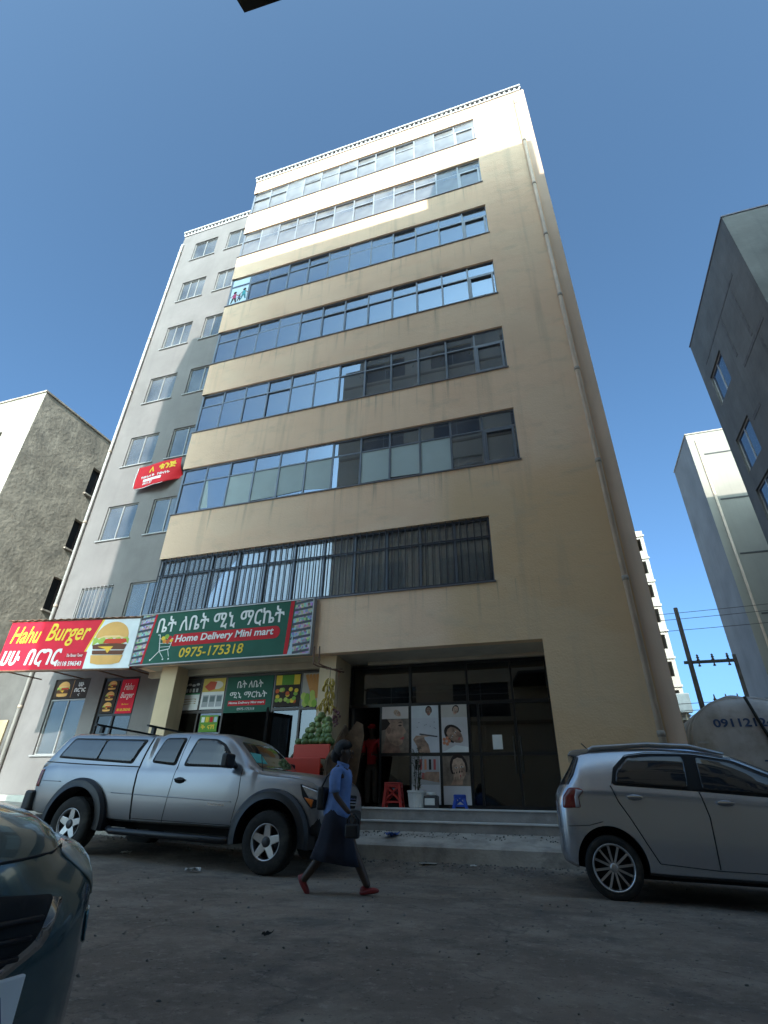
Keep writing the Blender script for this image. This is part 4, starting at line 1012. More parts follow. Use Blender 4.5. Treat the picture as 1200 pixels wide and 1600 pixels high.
# picture of a family stuck in the left end pane of the sixth floor window
FD = thing('window_sticker', 'pale sticker with three cartoon-free figures holding hands, left end of a strip window', 'sticker', (XL+.10, FY+.052, ZB[4]+.05))
FD['label'] = 'pale blue sticker of three small figures holding hands in a window corner'
b = MB(); b.box(0, .76, 0, .004, 0, 1.02); b.build('sheet', P('sky_white', (.55, .68, .76)), FD)
b = MB(); b.box(0, .76, 0, .004, 1.15, 1.50); b.build('sheet', P('sky_white', (.55, .68, .76)), FD)
def figure(x, z, s, top, bot):
    flat('head', ellipse(x, z+.84*s, .10*s, .11*s, 12), -.003, hair, FD)
    flat('torso', [(x-.12*s, z+.40*s), (x+.12*s, z+.40*s), (x+.10*s, z+.73*s), (x-.10*s, z+.73*s)], -.003, top, FD)
    flat('leg', [(x-.12*s, z+.40*s), (x+.02*s, z+.40*s), (x-.10*s, z), (x-.18*s, z)], -.0035, bot, FD); flat('leg', [(x-.02*s, z+.40*s), (x+.12*s, z+.40*s), (x+.20*s, z), (x+.12*s, z)], -.003, bot, FD)
    flat('arm', [(x+.08*s, z+.70*s), (x+.32*s, z+.50*s), (x+.30*s, z+.45*s), (x+.08*s, z+.62*s)], -.004, skin3, FD); flat('arm', [(x-.08*s, z+.70*s), (x-.30*s, z+.50*s), (x-.27*s, z+.45*s), (x-.08*s, z+.62*s)], -.004, skin3, FD)
figure(.19, .12, .72, P('magenta', (.45, .05, .15)), hair); figure(.42, .16, .42, P('navy', (.04, .08, .2)), hair); figure(.60, .22, .70, P('teal', (.05, .35, .40)), P('teal_dark', (.04, .2, .25)))
# ================================================================ vehicles
def pchip(xk, yk, x):
    xk, yk = np.asarray(xk, float), np.asarray(yk, float)
    h = np.diff(xk); d = np.diff(yk)/h; m = np.zeros(len(xk))
    for i in range(1, len(xk)-1):
        if d[i-1]*d[i] > 0:
            w1, w2 = 2*h[i]+h[i-1], h[i]+2*h[i-1]; m[i] = (w1+w2)/(w1/d[i-1]+w2/d[i])
    m[0], m[-1] = d[0], d[-1]
    i = np.clip(np.searchsorted(xk, x)-1, 0, len(xk)-2); t = (x-xk[i])/h[i]
    return (1+2*t)*(1-t)**2*yk[i]+t*(1-t)**2*h[i]*m[i]+t*t*(3-2*t)*yk[i+1]+t*t*(t-1)*h[i]*m[i+1]
def finalize(o):
    dg = bpy.context.evaluated_depsgraph_get(); dg.update()
    me = bpy.data.meshes.new_from_object(o.evaluated_get(dg))
    o.modifiers.clear(); o.data = me; return o
def car_body(keys, paint, parent, wells, well_r, n=90, well_in=.52, name='body'):
    """keys: x, half width, sill z, belt z, top z, half width at top, crown"""
    K = np.array(keys, float); xs = K[:, 0]
    fine = sorted(set(np.linspace(xs[0], xs[-1], n).tolist()+xs.tolist()))
    b = MB(); rings = []
    for x in fine:
        w, zs, zb, zt, wt, cr = [float(pchip(xs, K[:, j], np.array([x]))[0]) for j in range(1, 7)]
        mid = zs+(zb-zs)*.5
        half = [(0, zs), (.5*w, zs), (.90*w, zs), (.97*w, zs+.03), (.99*w, zs+.10), (1.0*w, mid-.06), (1.0*w, mid+.06), (.992*w, zb-.10), (.975*w, zb-.03), (.955*w, zb)]
        for t in (.25, .5, .75): half.append((.955*w+(wt-.955*w)*t+.02*math.sin(math.pi*t), zb+(zt-.05-zb)*t))
        half += [(wt, zt-.05), (wt-.03, zt-.02), (wt-.09, zt-.002+cr*.15), (wt*.6, zt+cr*.7), (wt*.3, zt+cr*.94), (0, zt+cr)]
        ring = half+[(-y, z) for y, z in half[-2:0:-1]]
        rings.append([b.bm.verts.new((x, y, z)) for y, z in ring])
    N = len(rings[0])
    for a, c in zip(rings, rings[1:]):
        for k in range(N): f = b.bm.faces.new([a[k], a[(k+1) % N], c[(k+1) % N], c[k]]); f.smooth = True
    b.bm.faces.new(rings[0][::-1]); b.bm.faces.new(rings[-1])
    o = b.build(name, paint, parent)
    bv0 = BVHTree.FromPolygons([v.co.copy() for v in o.data.vertices], [p.vertices[:] for p in o.data.polygons])
    q = MB()
    for wx, wz in wells:
        for s in (-1, 1): q.cyl((wx, s*well_in, wz), (wx, s*1.3, wz), well_r, n=40)
    cut = q.build('cutter', mat('wheel_well', (.008, .008, .009), .9))
    cut.parent = parent
    for md_i in (0,):
        md = o.modifiers.new('cut', 'BOOLEAN'); md.operation = 'DIFFERENCE'; md.object = cut; md.solver = 'EXACT'
        try: md.material_mode = 'TRANSFER'
        except Exception: pass
    bpy.context.view_layer.update()
    finalize(o); bpy.data.objects.remove(cut, do_unlink=True)
    for p in o.data.polygons: p.use_smooth = True
    try: o.data.set_sharp_from_angle(angle=R(38))
    except Exception: pass
    return o, bv0
def rounded(poly, r=.03, n=4):
    out = []; N = len(poly)
    for i in range(N):
        p, a, c = Vector(poly[i]), Vector(poly[i-1]), Vector(poly[(i+1) % N])
        da, dc = (a-p), (c-p); ra = min(r, da.length*.45, dc.length*.45)
        p0, p1 = p+da.normalized()*ra, p+dc.normalized()*ra
        for k in range(n+1):
            t = k/n; q = p0*(1-t)**2+p*2*t*(1-t)+p1*t*t; out.append((q.x, q.y))
    return out
def cast(bv, axis, side, u, v, off):
    if axis == 'Y': o_, d_ = Vector((u, side*3, v)), Vector((0, -side, 0))
    elif axis == 'X': o_, d_ = Vector((side*9, u, v)), Vector((-side, 0, 0))
    else: o_, d_ = Vector((u, v, 5)), Vector((0, 0, -1))
    h = bv.ray_cast(o_, d_)
    if h[0] is None: return None
    return h[0]-d_*off
def patch(bv, poly, axis, side, off, m, parent, name, thick=.004, fine=.035):
    """sheet laid on the body along a side or front outline"""
    b = MB(); vs_ = [b.bm.verts.new((u, v, 0)) for u, v in poly]
    b.bm.faces.new(vs_); bmesh.ops.triangulate(b.bm, faces=b.bm.faces[:])
    for _ in range(5):
        lng = [e for e in b.bm.edges if e.calc_length() > fine]
        if not lng: break
        bmesh.ops.subdivide_edges(b.bm, edges=lng, cuts=1); bmesh.ops.triangulate(b.bm, faces=[f for f in b.bm.faces if len(f.verts) > 3])
    bad = []
    for v in b.bm.verts:
        h = cast(bv, axis, side, v.co.x, v.co.y, off)
        if h is None: bad.append(v)
        else: v.co = h
    if bad: bmesh.ops.delete(b.bm, geom=bad, context='VERTS')
    # outward normals
    o = b.build(name, m, parent, smooth=True)
    md = o.modifiers.new('s', 'SOLIDIFY'); md.thickness = thick; md.offset = 0
    return o
def seam(bv, pts, axis, side, m, parent, name='panel_gap', r=.005, off=.0, step=.06):
    P_ = []
    for (u0, v0), (u1, v1) in zip(pts, pts[1:]):
        n = max(1, int(math.hypot(u1-u0, v1-v0)/step))
        for k in range(n): P_.append((u0+(u1-u0)*k/n, v0+(v1-v0)*k/n))
    P_.append(pts[-1]); W_ = [cast(bv, axis, side, u, v, off) for u, v in P_]; W_ = [p for p in W_ if p is not None]
    if len(W_) < 2: return None
    b = MB(); b.tube(W_, r, 5); return b.build(name, m, parent)
rubber = mat('black_rubber', (.015, .015, .016), .7); tyre_m = mat('tyre', (.018, .017, .016), .85, var=.2, scale=6, bump=.3, bscale=30, dirt=((.10, .09, .075), 5, .5))
plastic = mat('dark_plastic', (.008, .009, .013), .42, var=.15)
chrome = mat('chrome', (.65, .66, .68), .12, 1.0, var=.03); gap_m = mat('panel_gap', (.004, .004, .005), .8)
alloy = mat('alloy', (.55, .55, .56), .3, .9, var=.08); alloy_dark = mat('alloy_dark', (.06, .06, .062), .45, .5)
def car_glass(name, col, rough=.03):
    if name in MATS: return MATS[name]
    m = mat(name, col, rough, 0, var=.15, scale=1.5, spec=.7, coat=.3); return m
tint = car_glass('tinted_car_glass', (.012, .014, .018)); tint2 = car_glass('clear_car_glass', (.014, .016, .019))
lampg = mat('lamp_lens', (.45, .47, .50), .08, .6, var=.2, scale=12); amber = mat('amber_lens', (.55, .14, .02), .15); redl = mat('red_lens', (.16, .008, .010), .10, spec=.9)
paint_s = mat('silver_paint', (.30, .31, .335), .30, .75, var=.06, scale=1.2, coat=.5)
paint_y = mat('grey_silver_paint', (.52, .55, .60), .26, .8, var=.05, scale=1.2, coat=.6)
paint_t = mat('teal_paint', (.075, .135, .15), .22, .6, var=.06, scale=2, coat=.9)
def wheel(parent, x, y, z, r, width, rim_r, style, side):
    """tyre, rim, spokes; side is the direction the face looks along y"""
    w = bpy.data.objects.new('wheel', None); C.objects.link(w); w.parent = parent; w.location = (x, y, z); w.empty_display_size = .1
    h = width/2; q = MB()
    q.lathe([(rim_r, -h*.9), (rim_r+.02, -h), (r*.93, -h*.98), (r*.985, -h*.80), (r, -h*.6), (r, h*.6), (r*.985, h*.80), (r*.93, h*.98), (rim_r+.02, h), (rim_r, h*.9)], axis='Y', n=48, cap=False)
    q.build('tyre', tyre_m, w)
    if r > .35:
        q = MB()
        for k in range(40):
            a = 2*math.pi*k/40
            for s_ in (-1, 1):
                mt = Matrix.Rotation(-a+s_*.04, 4, 'Y'); q.box(-.022, .022, s_*h*.35-.5*h*.6, s_*h*.35+.5*h*.6, r*.992, r*1.018, mtx=mt)
        tag(q.build('tread', tyre_m, w), kind='stuff')
    q = MB(); f = side*h
    q.lathe([(rim_r*.99, f*.95), (rim_r*1.03, f*.98), (rim_r*.98, f*.99), (rim_r*.92, f*.70), (rim_r*.90, -f*.2)], axis='Y', n=48, cap=False); q.build('rim', alloy if style != 'steel' else alloy_dark, w)
    q = MB(); q.lathe([(rim_r*.93, f*.1), (.01, f*.12)], axis='Y', n=32); q.build('brake_disc', alloy_dark, w)
    q = MB()
    n = 6 if style == 'five' else 10
    n = {'five': 5, 'mesh': 24, 'plain': 10}[style]
    for k in range(n):
        a = 2*math.pi*k/n+.3
        if style == 'five': w0, w1, dt = .055, .040, 0
        elif style == 'mesh': w0, w1, dt = .0055, .006, (.10 if k % 2 else -.10)
        else: w0, w1, dt = .02, .025, 0
        def pt(rad, off, dep, aa): return Vector((rad*math.cos(aa)-off*math.sin(aa), f*dep, rad*math.sin(aa)+off*math.cos(aa)))
        A = [pt(rim_r*.20, -w0, .78, a), pt(rim_r*.20, w0, .78, a), pt(rim_r*.96, w1, .86, a+dt), pt(rim_r*.96, -w1, .86, a+dt)]; B = [p-Vector((0, f*.30, 0)) for p in A]
        va = [q.bm.verts.new(p) for p in A]; vb = [q.bm.verts.new(p) for p in B]
        q.bm.faces.new(va); q.bm.faces.new(vb[::-1])
        for i in range(4): q.bm.faces.new([va[i], va[(i+1) % 4], vb[(i+1) % 4], vb[i]])
    q.build('spokes', alloy, w, bevel=.004)
    hr = .30 if style == 'five' else .20
    q = MB(); q.lathe([(rim_r*hr, f*.5), (rim_r*hr, f*.80), (rim_r*hr*.7, f*.9), (.01, f*.92)], axis='Y', n=20); q.build('hub_cap', alloy_dark if style == 'five' else alloy, w)
    return w
def flare(parent, x, z, r0, r1, y0, y1, a0, a1, m, name='wheel_flare'):
    q = MB(); rings = []; n = 26
    for k in range(n+1):
        a = a0+(a1-a0)*k/n; c, s = math.cos(a), math.sin(a)
        prof = [(r0, y0), (r0, y1-.01), (r0+.012, y1), (r0+(r1-r0)*.7, y1-.005*(1 if y1 > 0 else -1)), (r1, y1-.05*(1 if y1 > 0 else -1)), (r1, y0)]
        rings.append([q.bm.verts.new((x+rr_*c, yy, z+rr_*s)) for rr_, yy in prof])
    for a, c in zip(rings, rings[1:]):
        for k in range(len(a)): f = q.bm.faces.new([a[k], a[(k+1) % len(a)], c[(k+1) % len(a)], c[k]]); f.smooth = True
    q.bm.faces.new(rings[0]); q.bm.faces.new(rings[-1][::-1])
    o = q.build(name, m, parent); 
    try: o.data.set_sharp_from_angle(angle=R(40))
    except Exception: pass
    return o

# ---------------------------------------------------------------- pickup
TX0 = -8.74; slope = math.atan2(ground_z(-4.05, 8.4)-ground_z(-7.54, 8.4), 3.49)
TR = thing('pickup_truck', 'silver pickup truck with a canopy over its bed parked at the kerb', 'pickup', (TX0, 8.42, ground_z(-7.54, 8.4)-1.15*slope), rot=(0, -slope, 0))
RX, FX, WR = 1.15, 4.635, .375
keys = [(.06, .80, .62, 1.12, 1.20, .76, .01), (.12, .85, .52, 1.15, 1.26, .80, .015), (.30, .875, .48, 1.18, 1.48, .80, .015), (.48, .88, .47, 1.20, 1.665, .785, .015), (.58, .88, .47, 1.20, 1.695, .78, .025), (1.5, .885, .47, 1.21, 1.705, .775, .03), (2.26, .885, .46, 1.215, 1.705, .77, .03),
        (2.32, .885, .46, 1.215, 1.705, .735, .03), (2.42, .885, .46, 1.22, 1.745, .72, .025), (2.9, .885, .47, 1.225, 1.765, .715, .025), (3.45, .885, .48, 1.235, 1.755, .71, .025), (3.62, .885, .48, 1.24, 1.715, .71, .025), (3.78, .885, .48, 1.24, 1.62, .72, .025), (4.0, .885, .49, 1.245, 1.455, .745, .025), (4.22, .885, .50, 1.245, 1.29, .775, .025), (4.30, .885, .50, 1.20, 1.262, .81, .03),
        (4.9, .88, .50, 1.165, 1.225, .805, .035), (5.20, .865, .52, 1.12, 1.185, .79, .03), (5.31, .83, .54, 1.04, 1.125, .75, .02), (5.36, .79, .56, .95, 1.05, .71, .01), (5.39, .74, .58, .88, .98, .66, .01)]
body, bv = car_body(keys, paint_s, TR, [(RX, WR+.02), (FX, WR+.02)], .50, well_in=.46)
for s in (-1, 1):
    # glass
    tw = [(.40, 1.30), (.60, 1.62), (2.14, 1.63), (1.98, 1.26)]
    patch(bv, rounded(tw, .05), 'Y', s, .004, rubber, TR, 'window_seal'); 
    patch(bv, rounded([(.45, 1.32), (.63, 1.595), (1.30, 1.60), (1.24, 1.30)], .04), 'Y', s, .015, mat('cap_glass', (.05, .065, .09), .10, spec=.8, coat=.4), TR, 'canopy_window')
    patch(bv, rounded([(1.27, 1.30), (1.33, 1.60), (2.09, 1.605), (1.95, 1.285)], .04), 'Y', s, .015, MATS['cap_glass'], TR, 'canopy_window')
    patch(bv, rounded([(2.34, 1.29), (2.45, 1.665), (2.86, 1.68), (2.82, 1.26)], .06), 'Y', s, .004, rubber, TR, 'window_seal'); patch(bv, rounded([(2.37, 1.31), (2.47, 1.645), (2.83, 1.655), (2.79, 1.285)], .06), 'Y', s, .015, tint, TR, 'window')
    patch(bv, rounded([(2.96, 1.26), (3.06, 1.675), (3.42, 1.67), (3.60, 1.60), (3.96, 1.27)], .05), 'Y', s, .004, rubber, TR, 'window_seal'); patch(bv, rounded([(3.0, 1.285), (3.09, 1.65), (3.41, 1.645), (3.58, 1.575), (3.90, 1.29)], .05), 'Y', s, .015, tint, TR, 'window')
    # gaps
    seam(bv, [(2.24, 1.70), (2.14, 1.22), (2.16, .90), (2.22, .50)], 'Y', s, gap_m, TR, r=.013)
    seam(bv, [(2.89, 1.70), (2.86, 1.2), (2.83, .85), (2.80, .50)], 'Y', s, gap_m, TR)
    seam(bv, [(4.03, 1.26), (4.05, .9), (3.98, .50)], 'Y', s, gap_m, TR); seam(bv, [(2.25, .515), (2.8, .52), (3.97, .53)], 'Y', s, gap_m, TR)
    seam(bv, [(.16, 1.235), (1.0, 1.222), (2.14, 1.22)], 'Y', s, gap_m, TR, r=.009)
    seam(bv, [(.15, .95), (.65, .95)], 'Y', s, mat('panel_crease', (.28, .29, .31), .4, .5), TR, 'body_crease', .008); seam(bv, [(1.75, .84), (2.8, .83), (3.95, .82)], 'Y', s, MATS['panel_crease'], TR, 'body_crease', .008)
    h = cast(bv, 'Y', s, 2.98, 1.06, 0); q = MB(); q.ball((2.98, h.y, 1.06), 1, 2, (.10, .018, .045)); q.build('handle_cup', gap_m, TR); q = MB(); q.box(2.90, 3.07, h.y+s*.012, h.y+s*.045, 1.055, 1.085); q.build('door_handle', plastic, TR, bevel=.012)
    # mirror
    q = MB(); q.box(3.80, 3.92, s*.90, s*1.12, 1.25, 1.45); q.build('mirror', plastic, TR, bevel=.035, seg=3); q = MB(); q.cyl((3.9, s*.83, 1.28), (3.87, s*.95, 1.30), .03, n=8); q.build('mirror_arm', plastic, TR)
    # flares, wheels, boards
    flare(TR, RX, WR+.03, .49, .62, s*.70, s*.97, R(-8), R(188), plastic); flare(TR, FX, WR+.03, .49, .62, s*.70, s*.97, R(-8), R(190), plastic)
    for wx in (RX, FX): wheel(TR, wx, s*.83, WR, WR, .26, .215, 'five', s)
    q = MB(); q.tube([(1.85, s*.86, .36), (1.95, s*.93, .34), (3.95, s*.93, .34), (4.05, s*.86, .36)], .045, 8); q.build('side_step', plastic, TR)
    # lamps
    patch(bv, [(.10, .86), (.105, 1.12), (.20, 1.12), (.20, .86)], 'Y', s, .008, redl, TR, 'tail_light')
    patch(bv, rounded([(5.02, 1.10), (5.36, 1.02), (5.37, .84), (5.22, .80), (5.08, .94)], .02), 'Y', s, .006, gap_m, TR, 'headlight_bezel'); patch(bv, rounded([(5.05, 1.085), (5.35, 1.005), (5.36, .90), (5.18, .93)], .02), 'Y', s, .012, lampg, TR, 'headlight'); patch(bv, [(5.11, .935), (5.25, .91), (5.23, .82)], 'Y', s, .012, amber, TR, 'indicator')
    q = MB(); q.cyl((4.35, s*.80, 1.24), (4.28, s*.80, 1.48), .006, n=5)
    if s < 0: q.build('aerial', rubber, TR)
    else: q.bm.free()
    lo = lettering('TACOMA', 3.55, 3.85, .755, .79, 0, chrome, TR, bold=.03, name='badge')
    for v in lo.data.vertices: h = cast(bv, 'Y', s, v.co.x, v.co.z, .003-v.co.y*.5); v.co = h if h else v.co
    if s > 0: bpy.data.objects.remove(lo, do_unlink=True)
# windscreen, grille, bumpers
patch(bv, rounded([(-.66, 1.285), (.66, 1.285), (.56, 1.655), (-.56, 1.655)], .05), 'X', 1, .006, tint2, TR, 'windscreen')
patch(bv, [(-.60, 1.50), (-.30, 1.50), (-.34, 1.36), (-.64, 1.36)], 'X', 1, .011, mat('windscreen_sticker', (.06, .36, .34), .5), TR, 'sticker')
patch(bv, rounded([(-.40, .82), (.40, .82), (.46, 1.0), (-.46, 1.0)], .03), 'X', 1, .008, gap_m, TR, 'grille')
q = MB()
for z in (.86, .90, .94): q.box(5.395, 5.415, -.40, .40, z, z+.018)
q.build('grille_bar', chrome, TR)
q = MB(); q.prism([(5.20, -.85), (5.34, -.82), (5.43, -.62), (5.47, 0), (5.43, .62), (5.34, .82), (5.20, .85)], 'Z', .48, .80); q.build('front_bumper', plastic, TR, bevel=.05, seg=3)
q = MB(); q.prism([(-.06, -.80), (-.02, -.90), (.14, -.92), (.20, -.85), (.20, .85), (.14, .92), (-.02, .90), (-.06, .80)], 'Z', .50, .80); q.build('rear_bumper', plastic, TR, bevel=.04, seg=3)
patch(bv, rounded([(-.6, 1.32), (.6, 1.32), (.55, 1.60), (-.55, 1.60)], .05), 'X', -1, .006, tint, TR, 'rear_window')
q = MB(); q.box(1.3, 4.9, -.45, .45, .36, .50); q.box(RX-.06, RX+.06, -.8, .8, .33, .43); q.box(FX-.06, FX+.06, -.8, .8, .33, .43); q.build('chassis', gap_m, TR)
q = MB(); q.cyl((.08, -.62, .42), (.6, -.62, .44), .035, n=10); q.build('exhaust', mat('exhaust', (.12, .10, .09), .5, .7), TR)
# roof bars
for x in (.95, 2.05):
    q = MB(); q.box(x-.022, x+.022, -.80, .80, 1.83, 1.86); q.box(x-.03, x+.03, -.66, -.60, 1.73, 1.83); q.box(x-.03, x+.03, .60, .66, 1.73, 1.83); q.build('roof_bar', plastic, TR)
# ---------------------------------------------------------------- hatchback
HB = thing('hatchback_car', 'silver hatchback with roof rails parked at the right', 'car', (-.23, 8.13, ground_z(.3, 7.4)), rot=(0, R(1.0), 0)); HB.scale = (1, 1, 1.025)
RX, FX, WR = .545, 3.0, .298
keys = [(.0, .62, .42, .88, .98, .55, .01), (.03, .72, .34, .92, 1.03, .62, .02), (.10, .79, .30, .98, 1.12, .64, .02), (.20, .815, .27, 1.02, 1.26, .62, .02), (.32, .825, .26, 1.05, 1.43, .585, .03), (.42, .83, .26, 1.06, 1.462, .575, .04), (.8, .838, .25, 1.055, 1.495, .57, .045), (1.2, .842, .24, 1.04, 1.505, .57, .045), (1.6, .845, .24, 1.02, 1.485, .575, .045), (1.95, .845, .24, 1.0, 1.43, .585, .04), (2.3, .845, .24, .985, 1.29, .62, .035), (2.65, .84, .24, .97, 1.11, .68, .03), (2.90, .838, .25, .95, 1.0, .72, .03), (3.1, .83, .25, .90, .955, .72, .04), (3.4, .80, .26, .80, .86, .68, .04), (3.6, .72, .30, .68, .73, .60, .03), (3.70, .60, .36, .56, .60, .5, .02)]
body, bv = car_body(keys, paint_y, HB, [(RX, WR+.02), (FX, WR+.02)], .365, well_in=.50)
for s in (-1, 1):
    patch(bv, rounded([(.655, 1.09), (.70, 1.26), (.86, 1.405), (1.10, 1.437), (1.60, 1.435), (2.0, 1.375), (2.40, 1.20), (2.66, 1.02), (2.55, .99), (1.6, 1.045)], .05), 'Y', s, .004, gap_m, HB, 'window_seal')
    patch(bv, rounded([(.70, 1.11), (.74, 1.25), (.89, 1.385), (1.10, 1.412), (1.50, 1.415), (1.455, 1.075)], .05), 'Y', s, .015, tint2, HB, 'window')
    patch(bv, rounded([(1.60, 1.065), (1.63, 1.41), (1.98, 1.355), (2.34, 1.19), (2.50, 1.025)], .04), 'Y', s, .015, tint2, HB, 'window')
    seam(bv, [(.64, 1.08), (.70, .92), (.80, .76), (.93, .52), (1.02, .36)], 'Y', s, gap_m, HB, r=.007); seam(bv, [(1.555, 1.05), (1.60, .8), (1.585, .34)], 'Y', s, gap_m, HB, r=.007); seam(bv, [(1.02, .36), (1.58, .33), (2.6, .33), (2.62, .98)], 'Y', s, gap_m, HB)
    seam(bv, [(.66, 1.10), (.71, 1.27), (.87, 1.415), (1.1, 1.447), (1.6, 1.445), (2.0, 1.385)], 'Y', s, gap_m, HB, r=.005)
    seam(bv, [(.06, .66), (.35, .68), (.5, .72)], 'Y', s, gap_m, HB, r=.004)
    for hx, hz in ((.88, .965), (1.78, .935)):
        h = cast(bv, 'Y', s, hx, hz, 0); q = MB(); q.ball((hx, h.y-s*.005, hz), 1, 2, (.09, .018, .034)); q.build('handle_cup', MATS['panel_crease'], HB); q = MB(); q.box(hx-.085, hx+.085, h.y+s*.012, h.y+s*.038, hz-.004, hz+.022); q.build('door_handle', chrome, HB, bevel=.01)
    patch(bv, rounded([(.17, 1.05), (.28, 1.05), (.34, 1.025), (.27, .96), (.28, .85), (.08, .84), (.09, .95)], .025), 'Y', s, .008, redl, HB, 'tail_light'); patch(bv, [(.25, 1.035), (.325, 1.02), (.265, .955), (.27, .855), (.225, .85), (.225, .95)], 'Y', s, .014, mat('clear_lens', (.35, .33, .36), .1, spec=.8), HB, 'reverse_light')
    q = MB(); q.box(2.38, 2.52, s*.86, s*1.03, 1.0, 1.14); q.build('mirror', paint_y, HB, bevel=.04, seg=3)
    for wx in (RX, FX): wheel(HB, wx, s*.735, WR, WR, .19, .215, 'mesh', s)
    q = MB(); q.tube([(.42, s*.535, 1.455), (.52, s*.535, 1.495), (1.15, s*.535, 1.535), (1.6, s*.535, 1.515), (1.95, s*.545, 1.44)], [.020, .030, .030, .030, .018], 8); q.build('roof_rail', mat('rail_silver', (.42, .43, .45), .35, .8), HB)
    patch(bv, rounded([(3.30, .82), (3.55, .70), (3.60, .58), (3.40, .66)], .03), 'Y', s, .008, lampg, HB, 'headlight')
q = MB(); q.prism([(.20, 1.405), (.23, 1.455), (.30, 1.475), (.48, 1.49), (.46, 1.44), (.34, 1.405)], 'Y', -.56, .56); q.build('spoiler', paint_y, HB, bevel=.012)
patch(bv, rounded([(-.62, 1.08), (.62, 1.08), (.52, 1.40), (-.52, 1.40)], .05), 'X', -1, .006, tint, HB, 'rear_window')
for s in (-1, 1): patch(bv, [(.08, 1.085), (.17, 1.09), (.24, 1.19), (.33, 1.385), (.30, 1.39), (.2, 1.25)], 'Y', s, .007, tint, HB, 'rear_quarter_glass', fine=.03)
patch(bv, rounded([(-.60, 1.02), (.60, 1.02), (.52, 1.42), (-.52, 1.42)], .06), 'X', 1, .006, tint2, HB, 'windscreen')
patch(bv, [(-.26, .66), (.26, .66), (.26, .78), (-.26, .78)], 'X', -1, .010, pyel, HB, 'number_plate')
q = MB(); q.cyl((.50, -.02, 1.50), (.40, -.02, 1.60), .008, n=6); q.build('aerial', rubber, HB)
q = MB(); q.box(.7, 2.8, -.6, .6, .20, .27); q.build('underside', gap_m, HB)
for i, z in enumerate((1.14, 1.20)): q = MB(); q.lathe([(.001, 0), (.022, 0), (.022, .003)], (0, 0, 0), n=12); o = q.build('sticker', pw, HB); h = cast(bv, 'X', -1, -.42, z, .012); o.location = h; o.rotation_euler = (0, R(-60), 0)

# ---------------------------------------------------------------- teal car close to the viewer
NC = thing('sedan_car', 'dark teal sedan close by at the lower left, only its nose in view', 'car', (-5.70, .74, ground_z(-3, .7)))
RX, FX, WR = .95, 3.58, .31
keys = [(.0, .66, .36, .80, .90, .58, .02), (.10, .78, .30, .88, .98, .64, .02), (.5, .83, .25, .93, 1.02, .66, .03), (.95, .85, .22, .95, 1.08, .64, .03), (1.3, .855, .2, .96, 1.34, .58, .03), (1.7, .855, .2, .96, 1.42, .56, .04), (2.3, .855, .2, .95, 1.42, .56, .04), (2.7, .855, .2, .93, 1.27, .60, .04), (3.1, .855, .2, .90, 1.02, .70, .03), (3.3, .855, .2, .86, .925, .74, .04), (3.7, .85, .21, .80, .855, .74, .045), (4.05, .82, .19, .73, .795, .70, .045), (4.25, .785, .18, .69, .77, .64, .035), (4.38, .715, .18, .64, .735, .56, .025), (4.46, .62, .18, .58, .68, .46, .015), (4.50, .52, .18, .52, .62, .36, .01), (4.53, .36, .20, .46, .54, .24, .005)]
body, bv = car_body(keys, paint_t, NC, [(RX, WR+.02), (FX, WR+.02)], .38, well_in=.55, n=120)
for s in (-1, 1):
    for wx in (RX, FX): wheel(NC, wx, s*.745, WR, WR, .20, .20, 'plain', s)
    # headlight wrapped round the corner
    hl = [(s*y_, z_) for y_, z_ in ((.56, .685), (.63, .71), (.70, .715), (.745, .69), (.755, .60), (.71, .575), (.64, .625))]
    patch(bv, rounded(hl, .02), 'X', 1, .004, mat('headlamp_glass', (.34, .34, .29), .15, .1, var=.25, scale=6, coat=.5), NC, 'headlight', fine=.03)
    hl = [(s*y_, z_) for y_, z_ in ((.65, .555), (.735, .555), (.76, .52), (.745, .46), (.67, .49))]
    patch(bv, rounded(hl, .015), 'X', 1, .004, mat('lamp_rib', (.10, .22, .27), .15, .3, coat=.5), NC, 'indicator', fine=.03)
    for k in range(3): seam(bv, [(s*(.66+.005*k), .542-.018*k), (s*.70, .538-.018*k), (s*.745, .535-.018*k)], 'X', 1, chrome, NC, 'lamp_rib', r=.0025, off=.004, step=.02)
    seam(bv, [(3.30, .90), (3.7, .83), (4.05, .745)], 'Y', s, gap_m, NC, r=.005)
    patch(bv, rounded([(1.25, .99), (1.45, 1.30), (2.3, 1.36), (2.6, 1.24), (2.95, .97)], .06), 'Y', s, .006, tint, NC, 'window')
    q = MB(); q.box(2.75, 2.9, s*.86, s*1.04, .95, 1.08); q.build('mirror', paint_t, NC, bevel=.04, seg=3)
    q = MB(); hh = [cast(bv, 'X', 1, s*y_, z_, .006) for y_, z_ in ((.60, .40), (.66, .40), (.66, .34), (.60, .34))]
    q.bm.free()
patch(bv, rounded([(-.66, .96), (.66, .96), (.54, 1.35), (-.54, 1.35)], .06), 'X', 1, .006, tint2, NC, 'windscreen')
